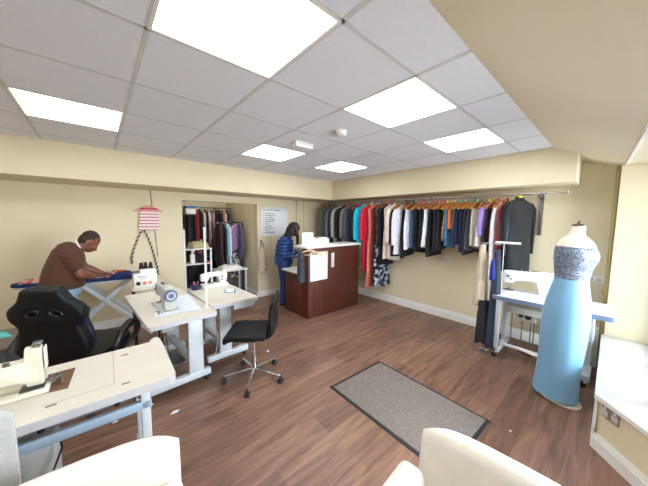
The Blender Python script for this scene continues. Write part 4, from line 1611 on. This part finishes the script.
# (Y on the rail, lowest z, colour or material, kind, width, name, what it looks like, hanger tag colour)
GARM = [
    (4.44, .98, '#757166', 'jacket', .44, 'jacket', 'taupe jacket hanging last on the rail, against the corner of the walls', None),
    (4.345, 1.0, '#4d5258', 'jacket', .46, 'jacket', 'charcoal jacket second from the corner end of the rail', None),
    (4.215, .99, '#6f747b', 'jacket', .47, 'jacket', 'blue-grey jacket third from the corner end of the rail', None),
    (4.10, 1.0, '#2c2f34', 'jacket', .46, 'jacket', 'near-black jacket just before the light grey coat on the rail', None),
    (4.00, .98, '#a5a59f', 'jacket', .47, 'coat', 'light grey coat above the counter end of the rail', None),
    (3.885, .95, '#131316', 'jacket', .47, 'jacket', 'wide black jacket next to the light grey coat', 'pink'),
    (3.77, 1.02, '#8d8474', 'shirt', .43, 'shirt', 'thin grey-beige shirt between two dark jackets above the counter', 'pink'),
    (3.68, 1.0, '#50545d', 'jacket', .46, 'jacket', 'charcoal jacket hanging just after the grey-beige shirt', None),
    (3.58, 1.04, '#1b2033', 'jacket', .45, 'blazer', 'navy blazer beside the small lilac top', 'pink'),
    (3.505, 1.46, '#8b6bac', 'top', .38, 'top', 'small lilac top squeezed between navy garments', None),
    (3.435, 1.05, '#191b25', 'jacket', .46, 'jacket', 'blue-black jacket just before the turquoise jacket', 'pink'),
    (3.345, 1.02, '#16afcf', 'jacket', .46, 'jacket', 'bright turquoise jacket next to the crimson one', None),
    (3.268, .66, '#55865a', 'dress', .40, 'dress', 'green dress showing below the turquoise jacket', None),
    (3.195, .61, '#d1173c', 'jacket', .45, 'coat', 'bright crimson coat beside the turquoise jacket', 'cream'),
    (3.08, .34, '#dd8578', 'dress', .40, 'dress', 'long salmon pink dress reaching far down beside the crimson coat', None),
    (3.032, .355, '#8c3626', 'dress', .41, 'dress', 'long brick red dress with the lowest hem on the rail', 'lilac'),
    (2.91, .37, pat('floral', '#161a2b', '#b9c2d6', 15, .56), 'dress', .43, 'dress', 'long dark dress with pale blotchy flower print', None),
    (2.825, .80, '#14141b', 'jacket', .43, 'jacket', 'black jacket beside the long flower print dress', 'pink'),
    (2.73, .935, '#dac2b7', 'dress', .42, 'dress', 'pale blush pink dress among black garments', 'pink'),
    (2.635, .90, '#ded7ca', 'shirt', .43, 'shirt', 'long cream shirt beside the blush pink dress', None),
    (2.555, .99, '#16161a', 'jacket', .43, 'jacket', 'black jacket between the cream shirt and the first white shirt', 'green'),
    (2.475, 1.02, '#e5e5ee', 'shirt', .44, 'shirt', 'long bright white shirt between black garments near the green tag', None),
    (2.40, 1.0, '#19191f', 'skirt', .44, 'skirt', 'flared black skirt between the two bright white shirts', 'red'),
    (2.335, 1.18, '#eaeaf0', 'skirt', .43, 'shirt', 'short bright white shirt beside the blue denim trousers', 'green'),
    (2.245, 1.17, '#3d5e8d', 'trousers', .43, 'jeans', 'mid blue denim jeans between white shirt and black trousers', None),
    (2.175, 1.085, '#17181c', 'trousers', .44, 'trousers', 'black trousers hanging next to the mid blue jeans', 'pink'),
    (2.10, 1.13, '#202026', 'trousers', .44, 'trousers', 'dark black-grey trousers beside the silver white blouse', 'pink'),
    (2.02, 1.17, '#dfe3e5', 'skirt', .40, 'blouse', 'silver white blouse alone between black trousers and black lace dress', None),
    (1.93, 1.06, '#111115', 'skirt', .44, 'skirt', 'black skirt with lace hem, the longest of the black skirts', 'pink'),
    (1.865, 1.16, '#1a1a20', 'trousers', .44, 'trousers', 'black trousers hanging behind the lace hem skirt', None),
    (1.80, 1.18, '#101014', 'trousers', .43, 'trousers', 'black trousers next to the tan floral blouse', 'pink'),
    (1.735, 1.31, pat('tan', '#b49b80', '#7c5e49', 22, .55), 'trousers', .42, 'blouse', 'tan mottled blouse above the light blue jeans', 'yellow'),
    (1.68, 1.22, '#4a79aa', 'trousers', .43, 'jeans', 'light blue jeans beside the orange top', None),
    (1.63, 1.47, '#e07b3d', 'trousers', .42, 'top', 'short bright orange top on the rail', None),
    (1.585, 1.26, '#525c6c', 'trousers', .42, 'trousers', 'slate grey trousers beside the orange top', None),
    (1.535, 1.29, '#1c2341', 'skirt', .43, 'skirt', 'short navy skirt next to the slate grey trousers', 'green'),
    (1.475, 1.19, '#232b4e', 'trousers', .43, 'trousers', 'navy trousers next to the charcoal ones', None),
    (1.42, 1.14, '#33363c', 'trousers', .43, 'trousers', 'charcoal trousers hanging longer than the navy pair', 'green'),
    (1.37, 1.18, '#45484d', 'skirt', .42, 'skirt', 'dark grey skirt beside the cream lace blouse', None),
    (1.318, 1.23, pat('lace', '#cfc5b6', '#eae4da', 40, .5), 'skirt', .43, 'blouse', 'cream lace blouse beside the white skirt', 'green'),
    (1.245, 1.25, '#efeeec', 'skirt', .43, 'skirt', 'plain white skirt between lace blouse and lavender top', None),
    (1.18, 1.43, '#9d82c8', 'shirt', .40, 'top', 'short lavender top over black and white garments', 'yellow'),
    (1.125, 1.22, '#18181d', 'skirt', .42, 'skirt', 'black skirt next to the lavender top', None),
    (1.072, 1.14, '#64604f', 'trousers', .43, 'trousers', 'olive grey trousers close to the long red dress', 'red'),
    (1.024, 1.08, '#e3d3d2', 'shirt', .41, 'shirt', 'pale pinkish white shirt beside the long red dress', None),
    (.975, 1.0, '#bf1d2c', 'dress', .42, 'dress', 'deep red dress near the black coats at the pier end of the rail', 'red'),
    (.928, 1.16, '#141418', 'jacket', .43, 'jacket', 'black jacket right beside the deep red dress', None),
    (.882, 1.37, '#4a5a6e', 'shirt', .41, 'shirt', 'slate blue shirt just behind the large black coat', 'yellow'),
]
TAGS = {'pink': '#e2707e', 'cream': '#f0d898', 'lilac': '#cdb2d2', 'green': '#6fae94', 'red': '#d0503f', 'yellow': '#e0d44a'}
for k, (y, zb, colr, kind, w, nm, lab, tg) in enumerate(GARM):
    zr = rail_z(y)
    gap = min([abs(y - q[0]) for q in GARM if q[0] != y])
    rz = rnd.uniform(-.15, .03)
    xx = RX + rnd.uniform(-.008, .008)
    h = thing('coat_hanger', 'orange-brown wooden hanger carrying the ' + ' '.join(lab.split()[:11]), 'hanger', (xx, y, zr + .0135), rz, 'wooden hangers on the long rail')
    tm = M('tag_' + tg, TAGS[tg], .8, 0, .05, 30) if tg else None
    hanger_parts(h, wood_hanger, .085 + (.012 if y < 2.6 else 0), .21, tm, 1.0 if y > 2.6 else 1.5)
    mat = cloth(colr) if isinstance(colr, str) else colr
    if isinstance(colr, str) and sum(rgb(colr)[:3]) > 1.0:
        xx -= .035
    zt = zr - .088 - (.03 if y < 2.6 else 0)
    th = max(.035, min(.085, gap * .98))
    trim = cloth('#26262c') if 'lace hem' in lab else None
    garment(nm, lab, nm, (xx, y, zt), rz, kind, zt - zb, w, th, mat, k * 1.37 + 2, 'garments on the long rail', trim, sleeve_len=min(.56, zt - zb - .1))

# the large black coat turned towards the room at the end of the rail
y = .83
zr = rail_z(y)
h = thing('coat_hanger', 'orange-brown wooden hanger with yellow tag carrying the large black coat', 'hanger', (RX - .035, y, zr + .0135), math.radians(-22), 'wooden hangers on the long rail')
hanger_parts(h, wood_hanger, .075, .205, M('tag_yellow', TAGS['yellow'], .8, 0, .05, 30))
garment('coat', 'large black coat turned to the room at the pier end of the rail', 'coat', (RX - .035, y, zr - .06), math.radians(-22), 'jacket', .92, .46, .14, cloth('#17181b'), 77.0, 'garments on the long rail', sleeve_len=.60)

# long garments draped from the lamp upright at the corner of the machine table
t = thing('clothes_stand', 'thin chrome upright at the table corner carrying the long draped garments', 'stand', (3.56, 1.0, 0))
G().lathe([(.05, 0), (.05, .012), (.03, .02), (.012, .03), (0, .03)], seg=20).build('base', chrome, t)
G().cyl((0, 0, .02), (0, 0, 1.34), .010, 10).build('pole', chrome, t)
G().tube([(-.03, .10, 1.345), (0, .03, 1.342), (0, -.12, 1.335)], .009, 8).build('arm', chrome, t)


def drape(name, label, x, y, ztop, zbot, w0, w1, th, mat, seed, rz):
    g = G()
    rs = []
    n = 22
    for i in range(14):
        u = i / 13
        z = ztop + (zbot - ztop) * u
        w = w0 + (w1 - w0) * u ** .8
        ring = []
        for q in range(n):
            a = 2 * PI * q / n
            fold = 1 + .22 * math.sin(a * 5 + seed) * min(1, u * 3)
            ring.append((w * math.cos(a) * fold, th * math.sin(a) * fold * (.5 + .5 * u), z + .02 * math.sin(a * 3 + seed) * u))
        rs.append(ring)
    g.rings(rs)
    return tag(g.build(name, mat, None, (x, y, 0), rz, angle=70), label, name)


drape('scarf', 'long beige cloth hanging on the stand at the machine table corner', 3.47, 1.045, 1.33, .60, .03, .075, .045, cloth('#c9b8a2'), 1.0, math.radians(-45))
drape('trousers', 'long black trousers hanging in front of the machine table corner', 3.455, .995, .66, .14, .06, .075, .04, cloth('#1d1c20'), 2.2, math.radians(-45))
drape('dress', 'long slate navy dress hanging from the stand at the machine table corner', 3.50, .90, 1.28, .10, .03, .072, .045, cloth('#2d3547'), 3.1, math.radians(-45))
drape('scarf', 'short royal blue scarf over the slate navy dress on the stand', 3.455, .925, 1.17, .92, .015, .03, .02, cloth('#2a2f8e'), 4.4, math.radians(-45))

# ------------------------------------------------------------------ mannequin
t = thing('mannequin', 'dressmaker mannequin with cream bust standing by the window pier', 'mannequin', (3.10, .275, 0), math.radians(-38))
t.rotation_euler = (0, .058, math.radians(-38))
t.scale = (.80, .92, .975)
bust = M('cream_bust_fabric', '#f0e6d2', .75, 0, .03, 30, .08, 260)


def body_ring(z, a, b, n=28, dx=0, dy=0, e=.9, wob=0, sd=0):
    out = []
    for k in range(n):
        an = 2 * PI * k / n
        c, s = math.cos(an), math.sin(an)
        f = 1 + wob * math.sin(an * 9 + sd)
        out.append((dx + a * f * math.copysign(abs(c) ** e, c), dy + b * f * math.copysign(abs(s) ** e, s), z))
    return out


G().rings([body_ring(1.05, .13, .10), body_ring(1.12, .135, .10), body_ring(1.22, .155, .112), body_ring(1.32, .172, .125, dy=-.008), body_ring(1.40, .182, .115),
           body_ring(1.44, .188, .10), body_ring(1.475, .172, .085, dy=.006), body_ring(1.505, .125, .072, dy=.01), body_ring(1.53, .075, .06, dy=.012), body_ring(1.56, .056, .054, dy=.008), body_ring(1.60, .053, .052, dy=.004), body_ring(1.615, .05, .05, dy=.004)]).build('bust', bust, t, angle=70)
G().lathe([(.052, 1.613), (.054, 1.625), (.03, 1.635), (.012, 1.64), (.012, 1.655), (.006, 1.662), (0, 1.662)], c=(0, .004, 0), seg=22).build('neck_cap', M('bronze_cap', '#6f665c', .35, .8), t)
G().cyl((0, 0, .04), (0, 0, 1.06), .016, 12).build('pole', steel, t)
G().lathe([(.165, 0), (.17, .008), (.165, .016), (.03, .03), (.02, .05), (0, .05)], c=(.03, -.03, 0), seg=28).build('base', white_plastic, t)
D = thing('evening_dress', 'pale blue satin evening dress with a sequinned grey bodice on the mannequin', 'dress', (3.10, .275, 0), math.radians(-38))
D.rotation_euler = (0, .058, math.radians(-38))
D.scale = (.80, .92, .975)
seq = M2('grey_sequins', '#556073', '#98a3b5', 95, .5, 'voronoi', .45, .35, metal=.2, bump=.3)
G().rings([body_ring(1.105, .146, .112), body_ring(1.16, .152, .115), body_ring(1.24, .168, .124), body_ring(1.31, .186, .142, dy=-.01), body_ring(1.36, .192, .145, dy=-.012), body_ring(1.405, .192, .128, dy=-.004), body_ring(1.425, .191, .118), body_ring(1.424, .186, .113), body_ring(1.37, .180, .118)], cap=False).build('bodice', seq, D, angle=70)
satin = M('pale_blue_satin', '#7aaccd', .5, 0, .03, 6, .05, 8, sheen=.2)
G().rings([body_ring(1.135, .150, .115), body_ring(1.10, .152, .117), body_ring(1.085, .155, .12)], cap=False).build('waistband', M('pale_blue_band', '#7fb3d6', .45), D, angle=70)
rs = []
for k in range(22):
    u = k / 21
    z = 1.10 - 1.065 * u
    prof = [(0, .152, .118), (.1, .178, .138), (.2, .198, .158), (.32, .206, .165), (.5, .198, .165), (.7, .182, .162), (.85, .180, .164), (1, .188, .176)]
    for i in range(len(prof) - 1):
        if prof[i][0] <= u <= prof[i + 1][0]:
            f = (u - prof[i][0]) / (prof[i + 1][0] - prof[i][0])
            a = prof[i][1] + f * (prof[i + 1][1] - prof[i][1])
            b = prof[i][2] + f * (prof[i + 1][2] - prof[i][2])
    rs.append(body_ring(z, a, b, 54, wob=.006 + .018 * max(0, u - .35), sd=.6 + u * .5))
G().rings(rs, cap=False).build('skirt', satin, D, angle=75)
G().tube([(.186 * math.cos(a) * (1 + .03 * math.sin(9 * a)), .174 * math.sin(a) * (1 + .03 * math.sin(9 * a)), .036) for a in [2 * PI * k / 54 for k in range(54)]], .005, 6, closed=True).build('hem', M('pale_blue_band', '#7fb3d6', .45), D)

# ------------------------------------------------------------------ the alcove behind the opening
t = thing('storage_rail', 'dark rail of crowded garments along the alcove back wall', 'clothes rail', (1.55, 6.12, 0))
G().cyl((-.88, 0, 1.86), (.88, 0, 1.86), .014, 10).build('rail', steel, t)
for x in (-.6, .6):
    G().bb(x - .012, x + .012, .0, .38, 1.845, 1.87).bb(x - .012, x + .012, .36, .38, 1.6, 1.9).build('bracket', steel, t)
AL = [
    (1.43, .6, '#23222a', 'jacket', 'black jacket at the shelf end of the alcove rail'),
    (1.49, .7, '#3b3430', 'jacket', 'dark brown jacket second along the alcove rail'),
    (1.55, .6, '#1c1c22', 'jacket', 'black jacket third along the alcove rail'),
    (1.61, .8, '#2b2a33', 'shirt', 'dark grey shirt just before the red one in the alcove'),
    (1.67, .95, '#b3242c', 'shirt', 'bright red shirt hanging in the alcove'),
    (1.73, .6, '#1a191d', 'jacket', 'black jacket between the red shirt and the high white shirt in the alcove'),
    (1.785, .9, '#d9d6d2', 'shirt', 'white shirt hanging high in the alcove'),
    (1.845, .55, '#20252a', 'jacket', 'dark jacket beside the high white shirt in the alcove'),
    (1.91, 1.05, '#e0cfd0', 'shirt', 'pale pink shirt in the middle of the alcove rail'),
    (1.97, .88, '#b28c95', 'shirt', 'dusty mauve shirt in the middle of the alcove rail'),
    (2.03, .6, '#7d6f66', 'dress', 'taupe dress behind the black garment rack'),
    (2.09, .6, '#17161b', 'jacket', 'black jacket behind the black garment rack'),
    (2.15, .6, '#27242b', 'jacket', 'charcoal jacket next to the salmon shirt in the alcove'),
    (2.21, 1.1, '#c4786e', 'shirt', 'salmon shirt high at the far end of the alcove rail'),
    (2.27, 1.15, '#d8d2cc', 'shirt', 'off-white shirt high at the far end of the alcove rail'),
    (2.34, .8, '#3f3547', 'jacket', 'purple grey jacket ending the alcove rail'),
]
for k, (x, zb, colr, kind, lab) in enumerate(AL):
    h = thing('coat_hanger', 'plain hanger in the alcove carrying the ' + ' '.join(lab.split()[:9]), 'hanger', (x, 6.12, 1.8745), math.radians(80), 'hangers in the alcove')
    hanger_parts(h, M('pale_hanger_wood', '#d7b492', .5, 0, .12, 14), .07, .19)
    nm = lab.split(' ')[[i for i, q in enumerate(lab.split(' ')) if q in ('jacket', 'shirt', 'dress')][0]]
    garment(nm, lab, nm, (x, 6.12, 1.79), math.radians(80 + rnd.uniform(-6, 6)), kind, 1.79 - zb, .44, .06, cloth(colr), 100 + k, 'garments on the alcove rail')

# black garment rack in front
t = thing('garment_rack', 'black wheeled garment rack in the alcove opening', 'garment rack', (2.10, 5.42, 0))
for x in (-.27, .30):
    G().bb(x - .011, x + .011, -.011, .011, .07, 1.545, .002).build('post', black_plastic, t)
    G().bb(x - .012, x + .012, -.20, .20, .05, .075, .002).build('foot', black_plastic, t)
    for y in (-.18, .18):
        G().cyl((x - .01, y, .025), (x + .01, y, .025), .025, 12).build('wheel', rubber, t)
G().bb(-.28, .28, -.012, .012, 1.525, 1.55, .002).build('rail', black_plastic, t)
G().bb(-.26, .26, -.01, .01, .12, .14, .002).build('lower_bar', black_plastic, t)
RK = [
    (1.87, .55, '#3a2128', 'jacket', 'dark maroon jacket at the inner end of the black rack', 84),
    (1.925, .6, '#6b4a3f', 'dress', 'brown patterned dress on the black rack', 82),
    (1.98, .55, '#2a2226', 'jacket', 'blackish jacket between brown and blue on the black rack', 84),
    (2.03, .62, '#77b4cd', 'shirt', 'light blue long shirt on the black rack', 80),
    (2.075, .66, '#dfe3e4', 'shirt', 'white shirt beside the light blue one on the black rack', 82),
    (2.125, .55, pat('bw', '#1b1a1f', '#c6c4c4', 26, .5), 'dress', 'black and white spotted dress on the black rack', 78),
    (2.31, .75, '#655a80', 'shirt', 'purple shirt at the outer end of the black rack', 84),
]
for k, (x, zb, colr, kind, lab, ang) in enumerate(RK):
    h = thing('coat_hanger', 'plain hanger on the black rack carrying the ' + ' '.join(lab.split()[:8]), 'hanger', (x, 5.42, 1.563), math.radians(ang), 'hangers on the black rack')
    hanger_parts(h, M('red_plastic_hanger', '#a5323a', .4), .06, .19)
    nm = lab.split(' ')[[i for i, q in enumerate(lab.split(' ')) if q in ('jacket', 'shirt', 'dress')][0]]
    garment(nm, lab, nm, (x, 5.42, 1.49), math.radians(ang), kind, 1.49 - zb, .42, .05, cloth(colr) if isinstance(colr, str) else colr, 150 + k, 'garments on the black rack')
h = thing('coat_hanger', 'plain hanger on the black rack carrying the lavender blouse', 'hanger', (2.235, 5.40, 1.563), math.radians(35), 'hangers on the black rack')
hanger_parts(h, M('pale_hanger_wood', '#d7b492', .5, 0, .12, 14), .06, .17)
garment('blouse', 'lavender blouse facing outwards on the black rack', 'blouse', (2.235, 5.40, 1.49), math.radians(28), 'shirt', .52, .36, .06, cloth('#a784ae'), 171, 'garments on the black rack', sleeve_len=.36)
garment('skirt', 'black and white print skirt under the lavender blouse on the rack', 'skirt', (2.235, 5.42, 1.02), math.radians(28), 'skirt', .66, .34, .07, pat('bw2', '#17171c', '#d4d2d2', 20, .5), 173, 'garments on the black rack', trim=cloth('#15151a'))
t = thing('clip_hanger', 'thin clip hanger holding the print skirt under the lavender blouse', 'hanger', (2.235, 5.42, 1.563), math.radians(28))
G().cyl((0, 0, -.015), (0, 0, -.60), .003, 6).bb(-.13, .13, -.004, .004, -.63, -.60, .002).build('wire', steel, t)

# white shelf unit inside the opening
t = thing('shelf_unit', 'white metal shelf unit just inside the alcove opening', 'shelves', (1.36, 5.13, 0))
for x in (-.22, .22):
    for y in (-.15, .15):
        G().bb(x - .014, x + .014, y - .014, y + .014, 0, 1.42 if x < 0 else 1.08, .002).build('post', white_plastic, t)
for z in (.30, .80, 1.07):
    G().bb(-.235, .235, -.165, .165, z - .02, z, .003).build('shelf', white_plastic, t)
c = cloth_patch('folded_cushion', 'olive cream folded cloth bundle on the top of the white shelf unit', 'cloth', (1.40, 5.12, 1.071), .3, .17, .12, .15, M('olive_cream_cloth', '#b9ad85', .85, 0, .12, 10), 12.0)
t = thing('thread_cone', 'tall black thread cone with red tip on the white shelf unit', 'thread cone', (1.42, 5.06, .801))
G().lathe([(0, 0), (.05, 0), (.052, .01), (.046, .19), (0, .19)], seg=20).build('thread', M('black_thread', '#1d1a20', .9, 0, .1, 90), t)
G().lathe([(0, .19), (.03, .19), (.026, .22), (0, .222)], seg=16).build('tip', M('red_tip', '#c2453c', .5), t)
t = thing('spray_bottle', 'white plastic bottle beside the tall black cone on the shelf unit', 'bottle', (1.29, 5.08, .801))
G().lathe([(0, 0), (.04, 0), (.042, .02), (.042, .15), (.016, .18), (.016, .20), (0, .20)], seg=20).build('bottle', white_plastic, t)
G().bb(-.02, .035, -.012, .012, .20, .235, .004).build('nozzle', white_plastic, t)
cloth_patch('red_cloth', 'small red folded cloth at the foot of the black cone on the shelf', 'cloth', (1.50, 4.99, .801), .2, .055, .035, .02, M('red_cloth', '#d2584c', .85, 0, .1, 12), 15.0)
t = thing('storage_box', 'white box with blue lid high on the alcove shelf', 'box', (1.41, 5.62, 1.70))
G().bb(-.09, .09, -.08, .08, 0, .11, .008).build('box', white_plastic, t)
G().bb(-.096, .096, -.086, .086, .11, .16, .008).build('lid', M('blue_lid', '#3f6aa8', .4), t)
t = thing('wall_shelf', 'dark shelf high in the alcove carrying the blue lidded box', 'shelf', (1.2, 5.62, 1.675))
G().bb(-.54, .32, -.15, .15, 0, .024, .002).build('board', M('dark_shelf', '#3a332d', .6), t)
G().bb(-.54, -.52, -.12, .12, -.2, 0, .002).build('bracket', steel, t)
# low white table with bundles deeper in the alcove
t = thing('storage_table', 'low white table standing deeper in the alcove beside the shelf unit', 'table', (1.86, 4.98, 0))
G().bb(-.22, .40, -.1, .28, .60, .63, .004).build('tabletop', white_plastic, t)
for x in (-.19, .37):
    for y in (-.07, .25):
        G().bb(x - .015, x + .015, y - .015, y + .015, 0, .6, .002).build('leg', grey_metal, t)
cloth_patch('white_bundle', 'crumpled white cloth bundle on the low alcove table', 'cloth', (1.95, 5.05, .631), .1, .20, .13, .10, M('white_crumpled_cloth', '#e6e2dc', .85, 0, .05, 10), 21.0)

for (x, y, z, a, b, c, hx, lab) in [
        (1.62, 5.45, .0, .17, .15, .62, '#1b1a1f', 'tall black garment bag slumped on the alcove floor beside the shelf unit'),
        (1.80, 5.75, .0, .18, .14, .80, '#222026', 'black stuffed sack standing under the alcove rail'),
        (1.95, 5.62, .0, .12, .10, .60, '#3f6f95', 'blue stuffed bag under the black rack in the alcove'),
        (1.52, 5.85, .0, .16, .14, 1.0, '#2d2a2c', 'dark upright garment sack at the back of the alcove floor')]:
    rs = []
    for i in range(12):
        u = i / 11
        f_ = (.75 + .35 * math.sin(PI * min(1, u * .9 + .15))) * (1 if u < .9 else .6)
        rs.append([(a * f_ * math.cos(q) * (1 + .12 * noise.noise((math.cos(q) * 2, u * 3, x * 7))), b * f_ * math.sin(q) * (1 + .12 * noise.noise((math.sin(q) * 2, u * 3, x * 9))), c * u) for q in [2 * PI * k_ / 20 for k_ in range(20)]])
    sk = tag(G().rings(rs).build('garment_sack', cloth(hx), None, (x, y, z), 0, angle=70), lab, 'bag')

# ------------------------------------------------------------------ lights, sky, camera
w = bpy.data.worlds.new('sky')
SC.world = w
w.use_nodes = True
nt = w.node_tree
bg = nt.nodes['Background']
sky = nt.nodes.new('ShaderNodeTexSky')
sky.sky_type = 'HOSEK_WILKIE'
sky.turbidity = 8
sky.ground_albedo = .5
sky.sun_direction = (.3, -.5, .75)
mxn = nt.nodes.new('ShaderNodeMix')
mxn.data_type = 'RGBA'
mxn.inputs[0].default_value = .8
nt.links.new(sky.outputs[0], mxn.inputs[6])
mxn.inputs[7].default_value = (.80, .90, 1.0, 1)
nt.links.new(mxn.outputs[2], bg.inputs['Color'])
bg.inputs['Strength'].default_value = 16.0

# lamp added to brighten the alcove, unseen high behind the lintel
t = thing('added_fill_lamp', 'added white batten lamp, unseen behind the lintel, brightening the alcove', 'lamp', (1.75, 5.35, 2.245))
G().bb(-.32, .32, -.03, .03, .035, .054, .003).build('added_fill_batten', white_plastic, t)
G().cyl((-.3, 0, .015), (.3, 0, .015), .015, 12).build('tube', emit('added_fill_tube', '#fff3dc', 18.0), t)  # glowing tube of the added alcove lamp

cam = bpy.data.cameras.new('camera')
co = bpy.data.objects.new('camera', cam)
COL.objects.link(co)
SC.camera = co
cam.sensor_fit = 'HORIZONTAL'
cam.sensor_width = 36
cam.lens = 36 * 257.9 / 648
cam.clip_start = .05
yaw, pitch, roll = math.radians(48.55), math.radians(-4.99), math.radians(.5376)
f = Vector((math.cos(yaw) * math.cos(pitch), math.sin(yaw) * math.cos(pitch), math.sin(pitch)))
r = Vector((math.sin(yaw), -math.cos(yaw), 0))
u = r.cross(f)
r2 = r * math.cos(roll) + u * math.sin(roll)
u2 = u * math.cos(roll) - r * math.sin(roll)
co.matrix_world = Matrix.Translation((0, 0, 1.6)) @ Matrix((r2, u2, -f)).transposed().to_4x4()

for (p, q) in (((4.05, -.42), (2.74, -.42)), ((2.70, -.42), (1.80, -1.02)), ((1.76, YF - .08), (.9, YF - .08))):
    P, Q = Vector((*p, 0)), Vector((*q, 0))
    z0, z1 = (SILL, BAY) if P.y > -.9 else (.2, BAY)
    la = bpy.data.lights.new('window_portal', 'AREA')
    la.shape = 'RECTANGLE'
    la.size = (Q - P).length
    la.size_y = z1 - z0
    la.cycles.is_portal = True
    lo = bpy.data.objects.new('window_portal', la)
    COL.objects.link(lo)
    d = (Q - P).normalized()
    n = Vector((d.y, -d.x, 0))
    if n.y < 0:
        n = -n
    lo.matrix_world = Matrix.Translation((P + Q) / 2 + Vector((0, 0, (z0 + z1) / 2))) @ Matrix((d, d.cross(n) * -1, -n)).transposed().to_4x4()

SC.view_settings.view_transform = 'Standard'
SC.view_settings.look = 'None'
SC.view_settings.gamma = 1
SC.view_settings.exposure = 0.4
SC.cycles.use_denoising = True
SC.cycles.max_bounces = 8
SC.cycles.diffuse_bounces = 5
SC.cycles.sample_clamp_indirect = 6
